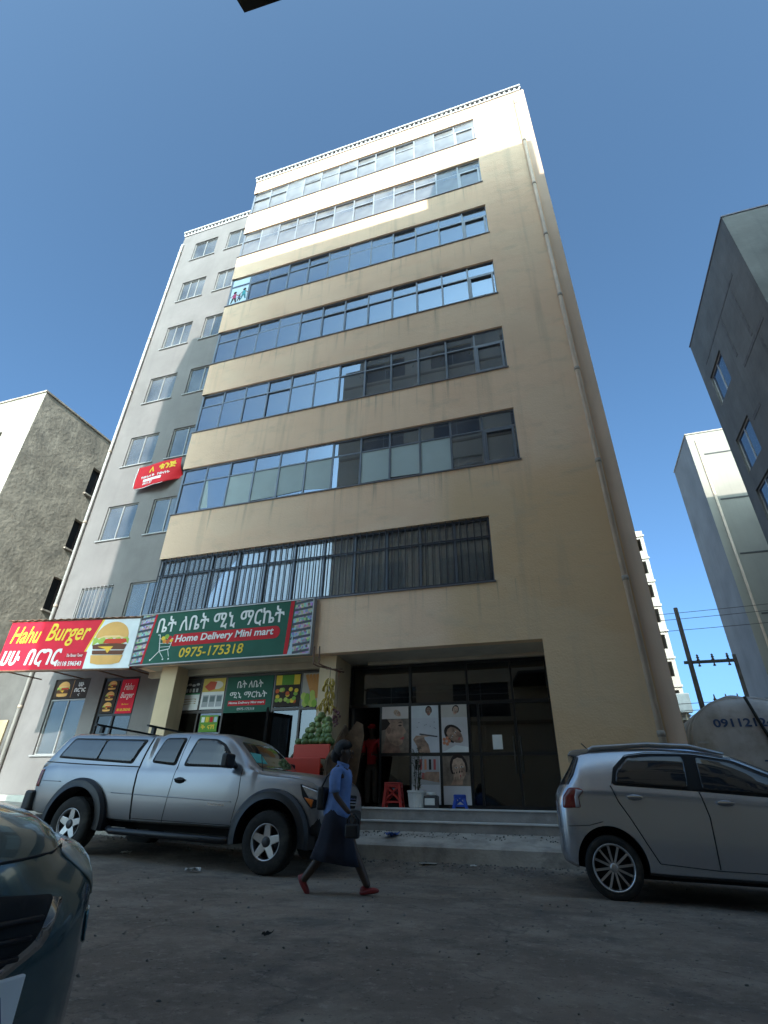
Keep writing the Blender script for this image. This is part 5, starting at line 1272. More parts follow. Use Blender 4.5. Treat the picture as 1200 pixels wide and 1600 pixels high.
# hood edge, grille with chrome surround, lower intake, plate
seam(bv, [(-.66, .705), (-.5, .69), (-.25, .675), (0, .67), (.25, .675), (.5, .69), (.66, .705)], 'X', 1, gap_m, NC, r=.0035)
gr = [(-.50, .60), (-.30, .615), (0, .62), (.30, .615), (.50, .60), (.44, .52), (.30, .47), (0, .455), (-.30, .47), (-.44, .52)]
patch(bv, rounded(gr, .02), 'X', 1, .012, chrome, NC, 'grille_surround', thick=.02, fine=.04)
gr2 = [(x*.93, z+(.012 if z > .56 else .016)) for x, z in gr]
patch(bv, rounded(gr2, .02), 'X', 1, .026, gap_m, NC, 'grille', thick=.004, fine=.04)
for k in range(3):
    seam(bv, [(-.42+.03*k, .575-.03*k), (0, .585-.03*k), (.42-.03*k, .575-.03*k)], 'X', 1, plastic, NC, 'grille_bar', r=.006, off=.032)
h = cast(bv, 'X', 1, 0, .43, .03)
pl = bpy.data.objects.new('number_plate', None); C.objects.link(pl); pl.parent = NC; pl.location = (4.565, .12, .375); pl.rotation_euler = (0, 0, R(90)); pl.empty_display_size = .1
b = MB(); b.box(-.26, .26, 0, .012, 0, .115); b.build('plate', pw, pl, bevel=.004); lettering('AA 48211 A', -.22, .235, .025, .09, -.001, mat('plate_blue', (.03, .04, .16), .5), pl, bold=.02)
b = MB(); b.box(.7, 3.9, -.6, .6, .17, .24); b.build('underside', gap_m, NC)
# ================================================================ people
def skinned(name, verts, edges, radii, m, parent, root=0, sub=2, smooth=True):
    me = bpy.data.meshes.new(name); me.from_pydata(verts, edges, []); o = bpy.data.objects.new(name, me); C.objects.link(o); o.parent = parent
    sk = o.modifiers.new('skin', 'SKIN'); sk.use_smooth_shade = True; sk.branch_smoothing = .6
    for i, r_ in enumerate(radii):
        v = me.skin_vertices[0].data[i]; v.radius = r_ if isinstance(r_, tuple) else (r_, r_); v.use_root = (i == root)
    sb = o.modifiers.new('sub', 'SUBSURF'); sb.levels = sub; sb.render_levels = sub
    bpy.context.view_layer.update(); finalize(o); o.data.materials.clear(); o.data.materials.append(m)
    for p in o.data.polygons: p.use_smooth = True
    return o
dark_skin = mat('dark_skin', (.055, .032, .022), .5, var=.1, scale=8)
def foot(p, d, m, parent, pitch=0.0):
    q = MB(); mt = Matrix.Translation(p) @ Matrix.Rotation(d, 4, 'Z') @ Matrix.Rotation(pitch, 4, 'Y')
    q.ball((0, 0, 0), 1, 3, (.115, .042, .036)); q.ball((-.05, 0, .025), 1, 2, (.055, .036, .04))
    for v in q.bm.verts:
        if v.co.z < -.022: v.co.z = -.022
        v.co = mt @ (v.co+Vector((.055, 0, .024)))
    return q.build('shoe', m, parent, smooth=True)
def hand(b_verts, b_edges, b_r, wrist_i, pts):
    pass
WK = thing('person', 'person in a blue shirt and long dark skirt walking past with a black handbag', 'person', (-2.62, 6.40, ground_z(-2.6, 6.4)))
# joints, walking towards +x: rear leg at -x, front leg at +x
V = [(0, 0, .80), (.02, 0, .92), (.035, 0, 1.06), (.03, 0, 1.19), (.04, 0, 1.265), (.055, 0, 1.31), (.06, 0, 1.37), (.06, 0, 1.44),
     (.02, -.075, .78), (-.04, -.085, .44), (-.32, -.085, .12), (-.335, -.085, .085),            # near (rear) leg
     (.02, .075, .78), (.16, .085, .44), (.36, .085, .09), (.365, .085, .06),                     # far (front) leg
     (.03, -.14, 1.18), (.02, -.175, 1.13), (.05, -.20, .93), (.20, -.19, .78), (.235, -.18, .755),   # near arm, forearm forward
     (.03, .14, 1.18), (.02, .175, 1.13), (-.06, .20, .93), (-.02, .21, .74), (-.01, .21, .70)]
E_ = [(0, 1), (1, 2), (2, 3), (3, 4), (4, 5), (5, 6), (6, 7), (0, 8), (8, 9), (9, 10), (10, 11), (0, 12), (12, 13), (13, 14), (14, 15), (3, 16), (16, 17), (17, 18), (18, 19), (19, 20), (3, 21), (21, 22), (22, 23), (23, 24), (24, 25)]
Rr = [(.12, .14), (.105, .12), (.105, .125), (.10, .13), .055, .06, (.098, .08), (.09, .078), (.085, .085), .062, .044, .032, (.085, .085), .062, .044, .032, .048, .045, .036, .028, .022, .048, .045, .036, .028, .022]
def fingers(V, E_, Rr, w, d, s):
    """palm and five fingers continuing from the wrist joint"""
    w0 = Vector(V[w]); d = Vector(d).normalized(); sd = Vector(s).normalized(); n = d.cross(sd)
    V.append(tuple(w0+d*.05)); pi = len(V)-1; E_.append((w, pi)); Rr.append((.028, .014))
    return pi, w0, d, sd, n
skinned('body', V, E_, Rr, dark_skin, WK)
def add_hand(parent, w0, d, s, curl, m):
    d = Vector(d).normalized(); s = Vector(s).normalized(); n = d.cross(s).normalized()
    V2 = [tuple(Vector(w0)), tuple(Vector(w0)+d*.035), tuple(Vector(w0)+d*.07)]; E2 = [(0, 1), (1, 2)]; R2 = [(.02, .016), (.030, .013), (.034, .012)]
    palm = skinned('hand', V2, E2, R2, m, parent, sub=1)
    for k, (off, L) in enumerate(((-.027, .058), (-.009, .072), (.009, .075), (.027, .066))):
        p0 = Vector(w0)+d*.068+s*off; p1 = p0+(d*math.cos(curl)-n*math.sin(curl))*L*.5; p2 = p1+(d*math.cos(2.2*curl)-n*math.sin(2.2*curl))*L*.5
        skinned('finger', [tuple(p0), tuple(p1), tuple(p2)], [(0, 1), (1, 2)], [.009, .0085, .006], m, palm, sub=1)
    p0 = Vector(w0)+d*.02+s*.024; p1 = p0+(d*.6+s*.6-n*.4)*.035; p2 = p1+(d*.8-n*.6)*.03
    skinned('thumb', [tuple(p0), tuple(p1), tuple(p2)], [(0, 1), (1, 2)], [.011, .010, .007], m, palm, sub=1)
add_hand(WK, (.235, -.18, .755), (.7, .1, -.6), (0, 1, 0), .7, dark_skin); add_hand(WK, (-.01, .21, .70), (.1, 0, -1), (1, 0, 0), .4, dark_skin)
shirt = mat('blue_shirt', (.14, .24, .50), .8, var=.18, scale=9, bump=1.0, bscale=9)
V3 = [(-.01, 0, .66), (0, 0, .82), (.025, 0, 1.0), (.035, 0, 1.12), (.03, 0, 1.215), (.04, 0, 1.265), (.03, -.14, 1.20), (.02, -.185, 1.13), (.035, -.205, .99), (.045, -.205, .95), (.03, .14, 1.20), (.02, .185, 1.13), (-.02, .205, .99), (-.03, .205, .95)]
E3 = [(0, 1), (1, 2), (2, 3), (3, 4), (4, 5), (4, 6), (6, 7), (7, 8), (8, 9), (4, 10), (10, 11), (11, 12), (12, 13)]
R3 = [(.185, .192), (.15, .165), (.122, .142), (.128, .152), (.11, .13), .064, .078, .076, .068, .064, .078, .076, .068, .064]
skinned('shirt', V3, E3, R3, shirt, WK, root=2)
q = MB(); rr2 = []
for z, rx, ry in ((1.235, .062, .075), (1.265, .075, .085), (1.285, .066, .072), (1.25, .06, .066)): rr2.append([q.bm.verts.new((.04+rx*math.cos(2*math.pi*k/20), ry*math.sin(2*math.pi*k/20), z-.02*math.cos(2*math.pi*k/20))) for k in range(20)])
for a_, c_ in zip(rr2, rr2[1:]):
    for k in range(20): q.bm.faces.new([a_[k], a_[(k+1) % 20], c_[(k+1) % 20], c_[k]])
q.build('collar', shirt, WK, smooth=True)
# skirt: loft of uneven rings from the waist to the calves, spread by the stride
q = MB(); rings = []; n = 40
for i, (z, cx, rx, ry) in enumerate(((.82, -.005, .115, .13), (.68, -.005, .152, .175), (.62, 0, .178, .186), (.56, 0, .192, .188), (.49, .0, .21, .188), (.38, -.005, .25, .19), (.29, -.01, .285, .19))):
    ring = []
    for k in range(n):
        a = 2*math.pi*k/n; w = 1+(.06*math.sin(a*8+i*.45)+.04*math.sin(a*3+1))*(i/6)
        ring.append(q.bm.verts.new((cx+rx*w*math.cos(a), ry*w*math.sin(a), z-.03*math.cos(a)*(i/5))))
    rings.append(ring)
for a, c in zip(rings, rings[1:]):
    for k in range(n): q.bm.faces.new([a[k], a[(k+1) % n], c[(k+1) % n], c[k]])
sk_ = q.build('skirt', mat('navy_skirt', (.012, .014, .028), .85, var=.2, scale=8), WK, smooth=True); sk_.modifiers.new('s', 'SOLIDIFY').thickness = .008
# head details
hairm = mat('black_hair', (.008, .007, .007), .6, var=.3, scale=30, bump=.5, bscale=60)
q = MB(); q.ball((.035, 0, 1.425), 1, 3, (.118, .100, .115)); q.ball((-.05, 0, 1.36), 1, 3, (.075, .075, .085))
for v in list(q.bm.verts):
    if v.co.x > .085 and v.co.z < 1.455: v.co.x = .05
q.build('hair', hairm, WK, smooth=True)
q = MB(); q.ball((.158, 0, 1.38), 1, 2, (.020, .013, .016)); q.build('nose', dark_skin, WK)
for s in (-1, 1):
    q = MB(); q.ball((.142, s*.032, 1.41), 1, 2, (.007, .011, .007)); q.build('eye', mat('eye_white', (.16, .15, .14), .3), WK)
    q = MB(); q.ball((.06, s*.092, 1.39), 1, 2, (.018, .010, .028)); q.build('ear', dark_skin, WK)
q = MB(); q.ball((.148, 0, 1.34), 1, 2, (.012, .024, .008)); q.build('mouth', mat('mouth', (.09, .035, .03), .5), WK)
red_shoe = mat('red_shoe', (.20, .012, .015), .5)
foot((-.365, -.085, .10), 0, red_shoe, WK, R(52)); foot((.335, .085, .0), 0, red_shoe, WK, R(-8))
def bag(name, label, loc, w, d, h, strap):
    t = thing(name, label, 'bag', loc); blk = mat('black_leather', (.010, .010, .012), .45, var=.2)
    q = MB(); q.box(-w/2, w/2, -d/2, d/2, 0, h); o = q.build('pouch', blk, t, bevel=min(w, d, h)*.3, seg=4)
    q = MB(); q.tube(strap, .011, 6); q.build('strap', blk, t); return t
gz0 = ground_z(-2.6, 6.4)
bag('handbag', 'black handbag carried in front by the walking person', (-2.36, 6.23, gz0+.52), .16, .08, .14, [(-.06, 0, .12), (-.065, 0, .18), (-.02, 0, .23), (.03, 0, .23), (.07, 0, .18), (.065, 0, .12)])
bag('shoulder_bag', 'black shoulder bag hanging behind the walking person', (-2.79, 6.36, gz0+.78), .09, .20, .24, [(.0, -.08, .22), (.08, -.12, .34), (.16, -.14, .41), (.21, -.09, .46)])
# person in red inside the doorway
MN = thing('person', 'person in a red shirt and red cap standing inside the dark doorway', 'person', (-4.22, 12.25, FLOORZ), R(-100))
V = [(0, 0, .88), (.02, 0, 1.02), (.03, 0, 1.18), (.03, 0, 1.32), (.05, 0, 1.42), (.065, 0, 1.48), (.075, 0, 1.55), (.075, 0, 1.61), (0, -.09, .85), (.03, -.10, .47), (0, -.10, .09), (0, .09, .85), (.03, .10, .47), (0, .10, .09), (.03, -.17, 1.31), (.02, -.22, 1.22), (.04, -.24, 1.0), (.20, -.18, .98), (.03, .17, 1.31), (.02, .22, 1.22), (.04, .24, 1.0), (.22, .16, 1.02)]
E_ = [(0, 1), (1, 2), (2, 3), (3, 4), (4, 5), (5, 6), (6, 7), (0, 8), (8, 9), (9, 10), (0, 11), (11, 12), (12, 13), (3, 14), (14, 15), (15, 16), (16, 17), (3, 18), (18, 19), (19, 20), (20, 21)]
skinned('body', V, E_, [(.12, .15), (.11, .13), (.115, .14), (.11, .14), .055, .055, (.09, .075), (.08, .07), .085, .06, .04, .085, .06, .04, .06, .055, .042, .028, .06, .055, .042, .028], dark_skin, MN)
redsh = mat('red_shirt', (.42, .02, .03), .8, var=.15, scale=9)
skinned('shirt', [(0, 0, .84), (.02, 0, 1.0), (.03, 0, 1.18), (.03, 0, 1.34), (.045, 0, 1.40), (.03, -.17, 1.33), (.02, -.23, 1.22), (.03, -.245, 1.06), (.03, .17, 1.33), (.02, .23, 1.22), (.03, .245, 1.06)], [(0, 1), (1, 2), (2, 3), (3, 4), (3, 5), (5, 6), (6, 7), (3, 8), (8, 9), (9, 10)], [(.14, .17), (.13, .15), (.135, .16), (.125, .15), .065, .075, .075, .068, .075, .075, .068], redsh, MN, root=1)
skinned('trousers', [(0, 0, .92), (0, 0, .84), (0, -.095, .78), (.03, -.10, .47), (0, -.10, .06), (0, .095, .78), (.03, .10, .47), (0, .10, .06)], [(0, 1), (1, 2), (2, 3), (3, 4), (1, 5), (5, 6), (6, 7)], [(.125, .155), (.13, .16), .10, .078, .065, .10, .078, .065], mat('grey_trousers', (.09, .08, .075), .85), MN, root=1)
q = MB(); q.ball((.065, 0, 1.62), 1, 3, (.10, .088, .075)); q.box(.12, .20, -.06, .06, 1.60, 1.612); q.build('cap', redsh, MN, smooth=True)
for s in (-1, 1):
    q = MB(); q.ball((.145, s*.03, 1.575), 1, 2, (.010, .013, .008)); q.build('eye', MATS['eye_white'], MN); foot((-.03, s*.10, 0), 0, mat('dark_shoe', (.02, .018, .016), .6), MN)
    add_hand(MN, (.20 if s < 0 else .22, s*(.18 if s < 0 else .16), .98 if s < 0 else 1.02), (.9, -s*.3, 0), (0, 0, 1), .5, dark_skin)
q = MB(); q.ball((.165, 0, 1.55), 1, 2, (.018, .014, .018)); q.build('nose', dark_skin, MN)
# ================================================================ litter and rubble
pap = mat('litter_paper', (.55, .54, .52), .9); rl = random.Random(21)
for i, (x, y, lab, m, s) in enumerate(((-4.95, 7.15, 'crumpled white paper on the road under the pickup', pap, .10), (-2.25, 9.25, 'flat scrap of pale cardboard by the kerb in front of the steps', mat('card', (.38, .35, .30), .9), .13), (-1.55, 9.2, 'small scrap of white paper on the road left of the hatchback', pap, .05), (-3.05, 9.95, 'blue plastic scrap lying on the pavement edge below the steps', mat('blue_scrap', (.03, .08, .28), .6), .15), (-6.9, 8.1, 'pale scrap of paper on the road beneath the pickup bed', pap, .09), (-2.2, 4.2, 'short dark twig lying on the open road', gap_m, .07))):
    q = MB(); n = 6; g = [[None]*n for _ in range(n)]
    z0 = (pave_z(x, y) if y > 9.6 else ground_z(x, y))+.012
    for a in range(n):
        for c in range(n): g[a][c] = q.bm.verts.new(((a/(n-1)-.5)*s*2, (c/(n-1)-.5)*s*(1.2 if i != 5 else .15), rl.uniform(0, .045)*(s/.1 if i != 1 else .2)))
    for a in range(n-1):
        for c in range(n-1): q.bm.faces.new([g[a][c], g[a+1][c], g[a+1][c+1], g[a][c+1]])
    o = q.build('litter', m); o.location = (x, y, z0); o.rotation_euler = (0, 0, rl.uniform(0, 3)); tag(o, lab, 'litter')
# loose stones along the foot of the kerb and on the road
q = MB()
for i in range(1500):
    if i < 700: x, y = rl.uniform(-9, 1.5), 9.5-abs(rl.gauss(0, .35))
    elif i < 900: x, y = rl.uniform(-5, 0), rl.uniform(9.95, 10.35)
    else: x, y = rl.uniform(-6, 4), rl.uniform(2.2, 9)
    z = pave_z(x, y) if y > 9.6 else ground_z(x, y)
    r_ = rl.uniform(.006, .02)*(1.0 if i < 900 else .7)
    q.ball((x, y, z+r_*.3), r_, 1, (1, rl.uniform(.6, 1), rl.uniform(.4, .8)))
for v in q.bm.verts: v.co += Vector((rl.uniform(-.003, .003),)*3)
tag(q.build('loose_stones', mat('stone_grit', (.17, .16, .145), .95, var=.4, scale=20)), 'loose stones and grit scattered on the road and pavement', 'stones', kind='stuff')
# ================================================================ neighbouring buildings
NB = thing('neighbour_building', 'cream fronted building with a rough cement side wall at the far left', 'building', (-23, 14, .5))
cement = mat('rough_cement', (.37, .325, .265), .95, var=.25, scale=1.6, bump=1.0, bscale=6, streak=.3, dirt=((.17, .16, .14), 1.0, .7))
pale = mat('pale_cream', (.34, .32, .27), .9, var=.06, streak=.15)
b = MB(); holed(b, 12.0, 30, -.2, 17.0, [(15.5, 16.5, z, z+1.5) for z in (7.9, 10.8, 13.7)]+[(19.5, 20.5, z, z+1.5) for z in (7.9, 10.8, 13.7)], lambda y, z, d: (-20.3-d, y, z), .25)
b.build('side_wall', cement, NB, True, recalc=False)
b = MB(); holed(b, -36, -20.3, -.2, 17.0, [(x, x+1.4, z, z+1.4) for x in (-23.4, -27, -31) for z in (4.6, 7.6, 10.6, 13.7)], lambda x, z, d: (x, 12.0+d, z), .2)
b.quad((-36, 12, 16.6), (-20.3, 12, 16.6), (-20.3, 30, 16.6), (-36, 30, 16.6)); b.build('wall', pale, NB, True, recalc=False)
b = MB(); b.box(-36.05, -20.25, 11.95, 30, 17.0, 17.08); b.build('coping', concrete, NB, True)
dg_ = mat('dark_window', (.025, .03, .035), .08, spec=.7)
w0 = None
for y in (15.5, 19.5):
    for z in (7.9, 10.8, 13.7):
        q = MB(); q.box(-20.53, -20.50, y, y+1.0, z, z+1.5); w = q.build('window', dg_, NB, True)
        q = MB(); q.box(-20.50, -20.47, y+.47, y+.53, z, z+1.5); q.box(-20.50, -20.47, y, y+.05, z, z+1.5); q.box(-20.50, -20.47, y+.05, y+.47, z, z+.05); q.build('frame', mat('brown_frame', (.06, .045, .04), .5), w)
        q = MB(); q.box(-20.34, -20.2, y-.06, y+1.06, z-.07, z-.001); q.build('sill', concrete, NB, True)
for x in (-23.4, -27, -31):
    for z in (4.6, 7.6, 10.6, 13.7):
        q = MB(); q.box(x, x+1.4, 12.15, 12.18, z, z+1.4); w = q.build('window', dg_, NB, True); q = MB(); q.box(x+.67, x+.73, 12.11, 12.15, z, z+1.4); q.build('frame', alu_white, w)
b = MB(); b.box(-33, -26.3, 18, 24, 16.65, 21.0); b.build('roof_room', cement, NB, True)

# corrugated shed between the two buildings
SHED = thing('corrugated_shed', 'tan corrugated sheet wall above a dark doorway at the left edge', 'shed', (-17, 12.4, .8))
b = MB(); n = 110; rows = []
for i in range(n+1):
    x = -20.2+4.9*i/n; y = 12.42+.022*math.sin(i*math.pi/2*1.0); sl_ = .35*(i/n)
    rows.append((b.bm.verts.new((x, y, 2.98)), b.bm.verts.new((x-.12, y+.10, 5.0))))
for a, c in zip(rows, rows[1:]): b.bm.faces.new([a[0], c[0], c[1], a[1]])
b.build('sheet', mat('tan_sheet', (.36, .31, .25), .55, .3, var=.15, scale=3, dirt=((.2, .14, .09), 3, .6)), SHED, smooth=True)
b = MB(); b.box(-15.50, -15.40, 12.30, 12.40, .9, 2.97); b.build('post', alu_white, SHED, True)
b = MB(); b.box(-20.2, -16.05, 12.45, 12.5, .9, 2.97); b.build('door_panel', mat('tan_door', (.33, .27, .17), .8, var=.2), SHED, True)
b = MB(); b.box(-20.2, -15.3, 14.5, 14.6, .4, 5); b.build('back', dark_room, SHED, True)
YC = thing('plastic_crate', 'bright yellow plastic crate beside the left downpipe', 'crate', (-15.75, 11.75, .97))
b = MB(); b.box(-.32, .32, -.2, .2, .72, 1.02)
for zz in (.75, .85, .95): b.box(-.335, .335, -.215, .215, zz, zz+.03)
b.build('crate_body', mat('yellow_plastic', (.75, .50, .02), .45), YC)
b = MB(); b.box(-.30, .30, -.19, .19, 0, .715); b.build('lower_crate', mat('grey_crate', (.12, .12, .13), .6), YC, bevel=.02)

# ================================================================ right hand side street
RB = thing('cement_building', 'dark bare cement building at the right edge with white framed windows', 'building', (13, 22, 0))
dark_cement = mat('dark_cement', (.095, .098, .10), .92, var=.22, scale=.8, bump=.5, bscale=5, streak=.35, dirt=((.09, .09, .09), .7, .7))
b = MB(); rw = [(23.7, 26.1, z, z+2.0) for z in (6.6, 9.8, 12.9, 15.9, 18.3+2.2)]
rw = [(24.0, 26.2, z, z+2.1) for z in (3.5, 6.6, 9.7, 12.8, 15.9, 20.4)]
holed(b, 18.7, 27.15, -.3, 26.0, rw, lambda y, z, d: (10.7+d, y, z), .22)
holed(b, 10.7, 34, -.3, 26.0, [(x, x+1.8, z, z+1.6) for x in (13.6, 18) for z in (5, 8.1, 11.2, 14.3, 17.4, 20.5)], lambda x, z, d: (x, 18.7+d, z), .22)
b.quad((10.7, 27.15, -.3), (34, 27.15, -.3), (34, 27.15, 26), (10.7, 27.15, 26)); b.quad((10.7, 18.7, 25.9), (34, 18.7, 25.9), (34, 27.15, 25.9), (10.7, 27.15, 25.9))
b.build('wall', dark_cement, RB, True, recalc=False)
for y0, y1, z0, z1 in ((20.0, 26.0, 23.35, 23.5), (22.5, 22.7, 20.6, 23.34), (19.4, 22.4, 19.6, 19.8), (20.1, 20.3, 15.5, 19.5), (22.5, 23.6, 17.3, 17.5), (20.6, 20.8, 20.0, 23.0)):
    b = MB(); b.box(10.685, 10.72, y0, y1, z0, z1); b.build('patch', mat('wet_cement', (.075, .075, .078), .9, var=.3, scale=3), RB, True)
b = MB(); b.box(10.66, 34, 18.66, 27.2, 26.0, 26.08); b.build('coping', mat('dark_recess', (.10, .10, .13), .9), RB, True)
for (y0, y1, z0, z1) in rw:
    q = MB()
    for a in ((y0, y1, z0, z0+.07), (y0, y1, z1-.07, z1), (y0, y0+.07, z0+.07, z1-.07), (y1-.07, y1, z0+.07, z1-.07), ((y0+y1)/2-.05, (y0+y1)/2+.05, z0+.07, z1-.07)): q.box(10.80, 10.88, *a)
    w = q.build('window', alu_white, RB, True)
    q = MB(); q.box(10.83, 10.84, y0+.07, y1-.07, z0+.07, z1-.07); q.build('pane', mat('blue_dark_glass', (.03, .05, .09), .05, spec=.9), w)
for x in (13.6, 18):
    for z in (5, 8.1, 11.2, 14.3, 17.4, 20.5):
        q = MB(); q.box(x, x+1.8, 18.88, 18.9, z, z+1.6); w = q.build('window', MATS['blue_dark_glass'], RB, True); q = MB(); q.box(x+.86, x+.94, 18.84, 18.88, z, z+1.6); q.build('frame', alu_white, w)
PB = thing('pale_building', 'pale rendered building with a downpipe behind the dark cement one', 'building', (15, 38, 0))
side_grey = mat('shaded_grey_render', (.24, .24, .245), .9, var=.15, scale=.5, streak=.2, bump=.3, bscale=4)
b = MB(); b.quad((11.9, 36.6, -.5), (30, 36.6, -.5), (30, 36.6, 26), (11.9, 36.6, 26)); b.quad((11.9, 36.6, 25.95), (30, 36.6, 25.95), (30, 41.8, 25.95), (11.9, 41.8, 25.95)); b.quad((30, 36.6, -.5), (30, 41.8, -.5), (30, 41.8, 26), (30, 36.6, 26)); b.quad((11.9, 41.8, -.5), (30, 41.8, -.5), (30, 41.8, 26), (11.9, 41.8, 26))
b.build('wall', mat('pale_render', (.32, .305, .265), .9, var=.08, scale=.5, streak=.15, bump=.2, bscale=5), PB, True, recalc=False)
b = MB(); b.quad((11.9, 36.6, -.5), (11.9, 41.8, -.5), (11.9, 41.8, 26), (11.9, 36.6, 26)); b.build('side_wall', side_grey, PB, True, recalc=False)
b = MB()
for z in (24.0, 20.1, 15.9, 11.8, 7.7): b.box(12.7, 30, 36.57, 36.595, z, z+.10)
b.build('joint', mat('dark_joint', (.08, .08, .08), .9), PB, True)
b = MB(); b.cyl((12.45, 36.5, .2), (12.45, 36.5, 25.4), .08, n=10); b.build('downpipe', pipe_m, PB, True)
b = MB(); b.box(11.85, 30.05, 36.55, 41.85, 26.0, 26.1); b.build('coping', concrete, PB, True)
TW = thing('distant_tower', 'sunlit unfinished tower with square openings beyond the building corner', 'tower', (9, 70, 0))
b = MB(); th = []
for k in range(11):
    z = -2.0+3.1*k
    for x in (4.2, 7.9, 11.6): th.append((x, x+1.05, z+.8, z+2.45))
holed(b, 2, 13.05, -1, 32.6, th, lambda x, z, d: (x, 66+d, z), .5)
b.quad((13.05, 66, -1), (13.05, 80, -1), (13.05, 80, 32.6), (13.05, 66, 32.6)); b.quad((2, 66, -1), (2, 80, -1), (2, 80, 32.6), (2, 66, 32.6)); b.quad((2, 66, 32.6), (13.05, 66, 32.6), (13.05, 80, 32.6), (2, 80, 32.6)); 
b.build('wall', mat('sunny_plaster', (.32, .29, .25), .9, var=.08), TW, True, recalc=False)
b = MB()
for k in range(11): b.box(1.9, 13.15, 65.85, 65.99, -2.0+3.1*k+2.75, -2.0+3.1*k+3.0)
b.build('ledge', mat('sunny_ledge', (.34, .32, .28), .9), TW, True)
b = MB(); b.quad((2, 70.5, -1), (13, 70.5, -1), (13, 70.5, 32.5), (2, 70.5, 32.5)); b.build('inner_wall', mat('opening_shade', (.12, .105, .09), .95), TW, True)  # dark colour stands in for shade inside the openings
b = MB()
for x in (10.2, 11.4, 12.6): b.cyl((x, 65.2, -1), (x, 65.2, 12), .06, n=5)
for z in (3, 6, 9, 11.9): b.cyl((10.0, 65.2, z), (12.8, 65.2, z), .05, n=5)
for z in (3, 6, 9): b.cyl((10.2, 65.15, z), (12.6, 65.15, z+3), .045, n=5); b.cyl((12.6, 65.25, z), (10.2, 65.25, z+3), .045, n=5)
b.build('scaffold', mat('scaffold_wood', (.20, .16, .11), .9), TW, True)
b = MB(); b.box(9.9, 13.3, 64.9, 65.8, 10.4, 12.3); b.build('sheet', mat('tower_sheet', (.4, .39, .37), .8), TW, True)

# ---- poles, wires, transformer
def pole(label, x, y, h, r=.13):
    p = thing('utility_pole', label, 'pole', (x, y, ground_z(x, y)), group='utility poles in the side street')
    q = MB(); q.cyl((0, 0, -.2), (0, 0, h), r, r*.72, n=12); q.build('shaft', mat('pole_wood', (.06, .05, .045), .85, var=.3, scale=5), p); return p
PL = pole('utility pole with a cross arm of three insulators in the side street', 5.93, 27, 9.5)
q = MB(); q.box(-.25, 1.85, -.06, .06, 6.85, 6.97); q.build('cross_arm', mat('dark_iron', (.04, .04, .045), .6), PL)
for x in (.35, .95, 1.55):
    q = MB(); q.lathe([(.02, 6.7), (.07, 6.72), (.03, 6.8), (.03, 6.98), (.075, 7.0), (.03, 7.06), (.075, 7.1), (.03, 7.16), (.06, 7.2), (.01, 7.26)], (x, 0, 0), n=10); q.build('insulator', mat('porcelain', (.10, .07, .05), .3), PL)
q = MB(); q.cyl((.1, -.1, 4.6), (.5, -.5, 4.9), .03, n=6); q.build('lamp_arm', MATS['dark_iron'], PL)
q = MB(); q.lathe([(.05, .0), (.17, .06), (.20, .26), (.12, .34), (.02, .36)], (.55, -.5, 4.72), n=14); q.build('lamp', mat('lamp_grey', (.30, .30, .31), .5), PL)
PL2 = pole('plain dark pole close against the dark cement building', 7.75, 27, 7.2, .11)
TF = thing('transformer', 'grey transformer box with bushings on the pole platform', 'transformer', (6.95, 27, 4.0))
q = MB(); q.box(-.75, .75, -.4, .4, 0, 1.1); q.build('tank', mat('transformer_grey', (.30, .31, .33), .6), TF, bevel=.04)
q = MB(); q.box(-1.1, .9, -.5, .5, -.14, -.001); q.build('platform', MATS['dark_iron'], TF)
for x in (-.45, 0, .45): q = MB(); q.lathe([(.05, 1.1), (.08, 1.16), (.04, 1.22), (.08, 1.28), (.04, 1.34), (.02, 1.5)], (x, 0, 0), n=10); q.build('bushing', MATS['porcelain'], TF)
for i, (z0, z1, y, xl) in enumerate(((9.25, 9.6, 27, -1), (8.95, 9.3, 27, -1), (8.5, 8.75, 27.1, -1), (5.05, 5.6, 27.3, -2), (4.8, 5.3, 27.4, -2), (4.55, 5.05, 27.2, -2), (4.3, 4.75, 26.9, -2))):
    q = MB(); pts = [(xl-6+(22)*t_, y, z0+(z1-z0)*t_-1.0*t_*(1-t_)*.8) for t_ in np.linspace(0, 1, 14)]; q.tube(pts, .012, 4)
    tag(q.build('overhead_wire', mat('wire', (.05, .04, .04), .6)), ['top', 'second', 'third', 'fourth', 'fifth', 'sixth', 'lowest'][i]+' of the thin dark overhead wires crossing the sky gap on the right', 'wire', 'overhead wires crossing the gap')

# ---- water tanker
TK = thing('water_tanker', 'pale grey water tanker with a blue phone number on its tank end', 'tanker', (3.45, 12.5, ground_z(3.45, 14)))
g0 = ground_z(3.45, 14)
tank_m = mat('tank_paint', (.56, .55, .57), .5, .1, var=.12, scale=2, streak=.3, dirt=((.25, .22, .19), 2.5, .6))
def tank_ring(y, s, zc=2.02-g0):
    pts = []
    for k in range(36):
        a = 2*math.pi*k/36; ca, sa = math.cos(a), math.sin(a)
        x = 1.0*abs(ca)**.8*math.copysign(1, ca); z = .88*abs(sa)**.9*math.copysign(1, sa)
        pts.append((x*s, y, zc+z*s))
    return pts
q = MB(); rings = []
for y, s in ((-.16, .02), (-.155, .35), (-.13, .65), (-.08, .86), (-.02, .97), (.0, 1.0), (.06, 1.0), (3.4, 1.0), (3.46, .97), (3.55, .65), (3.58, .02)): rings.append([q.bm.verts.new(p) for p in tank_ring(y, s)])
for a, c in zip(rings, rings[1:]):
    for k in range(36): f = q.bm.faces.new([a[k], a[(k+1) % 36], c[(k+1) % 36], c[k]]); f.smooth = True
q.bm.faces.new(rings[0]); q.bm.faces.new(rings[-1]); q.build('tank', tank_m, TK)
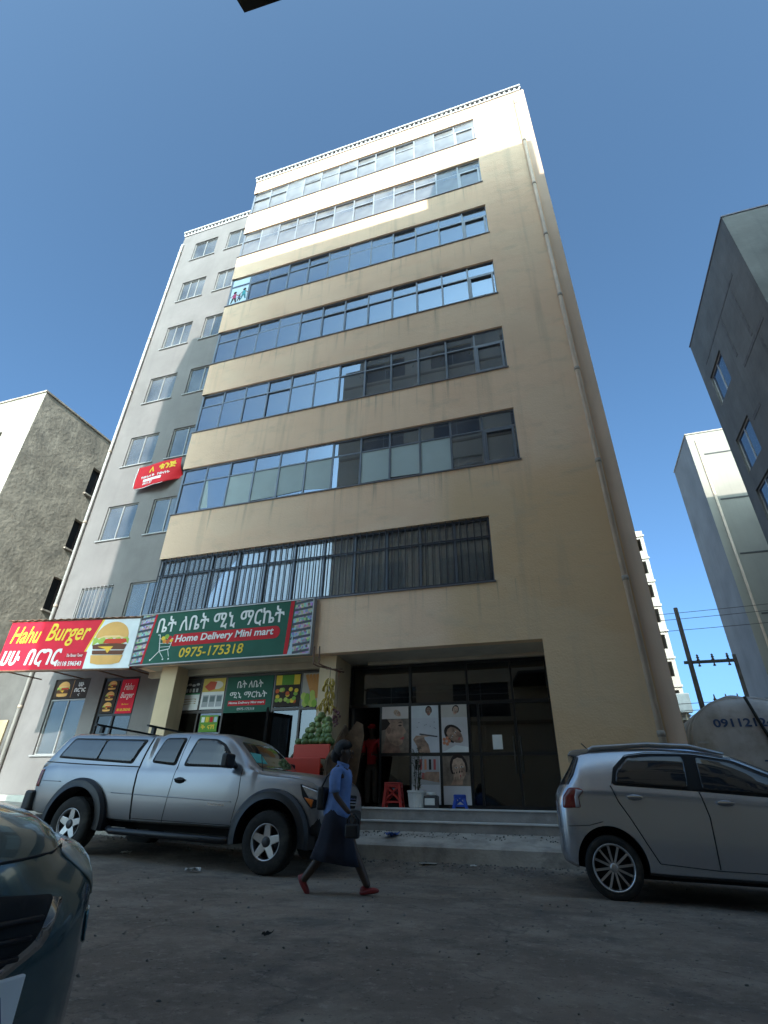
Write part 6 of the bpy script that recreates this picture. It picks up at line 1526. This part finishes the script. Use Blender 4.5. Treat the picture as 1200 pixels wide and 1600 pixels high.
for y in (.02, .45, .85, 1.25, 1.7, 2.2, 2.7, 3.2):
    q = MB(); A = [q.bm.verts.new(p) for p in tank_ring(y-.03, 1.025)]; B = [q.bm.verts.new(p) for p in tank_ring(y+.03, 1.025)]; A2 = [q.bm.verts.new(p) for p in tank_ring(y-.03, .99)]; B2 = [q.bm.verts.new(p) for p in tank_ring(y+.03, .99)]
    for k in range(36):
        j = (k+1) % 36
        for f in ((A[k], A[j], B[j], B[k]), (A2[k], A2[j], A[j], A[k]), (B[k], B[j], B2[j], B2[k])): q.bm.faces.new(f)
    q.build('rib', tank_m, TK, smooth=True)
tko = [o for o in TK.children if o.name.startswith('tank')][0]
tbv = BVHTree.FromPolygons([v.co.copy() for v in tko.data.vertices], [p.vertices[:] for p in tko.data.polygons])
for txt, x0, x1, z0, z1 in (('0911212453', -.62, .66, 2.34, 2.50), ('TEAM', .05, .62, 1.62, 1.76)):
    lo = lettering(txt, x0, x1, z0-g0, z1-g0, 0, mat('blue_stencil', (.05, .09, .22), .7), TK, bold=.025)
    for v in lo.data.vertices:
        h = tbv.ray_cast(Vector((v.co.x, -3, v.co.z)), Vector((0, 1, 0)))[0]
        v.co.y = (h.y if h else -.1)-.006+v.co.y
q = MB(); q.box(-.98, .98, -.10, -.06, 2.06-g0, 2.10-g0); q.build('seam', mat('tank_seam', (.5, .5, .5), .5), TK)
q = MB(); q.lathe([(.28, 2.86-g0), (.28, 2.96-g0), (.30, 2.97-g0), (.10, 3.04-g0), (.05, 3.05-g0)], (0, .6, 0), n=16); q.build('manhole', tank_m, TK)
q = MB(); q.tube([(.05, -.14, 2.9-g0), (.16, -.19, 2.4-g0), (.42, -.2, 1.5-g0), (.5, -.2, .9-g0)], .03, 7); q.build('hose', mat('black_rubber', (.015, .015, .016), .7), TK)
q = MB(); q.box(-.45, -.30, -.05, 5.6, .72, .95); q.box(.30, .45, -.05, 5.6, .72, .95); q.box(-.8, .8, 0, .1, .6, .9); q.build('chassis', mat('dark_iron', (.04, .04, .045), .6), TK)
for y in (.8, 4.9):
    for sx in (-1, 1): q = MB(); q.lathe([(.2, -.14), (.42, -.14), (.47, -.10), (.47, .10), (.42, .14), (.2, .14)], (sx*.82, y, .47), 'X', 24); q.build('wheel', MATS['black_rubber'], TK)
q = MB(); q.box(-1.0, 1.0, 3.9, 5.6, .9, 2.5); q.build('cab', mat('cab_white', (.5, .5, .5), .5), TK, bevel=.12, seg=3)
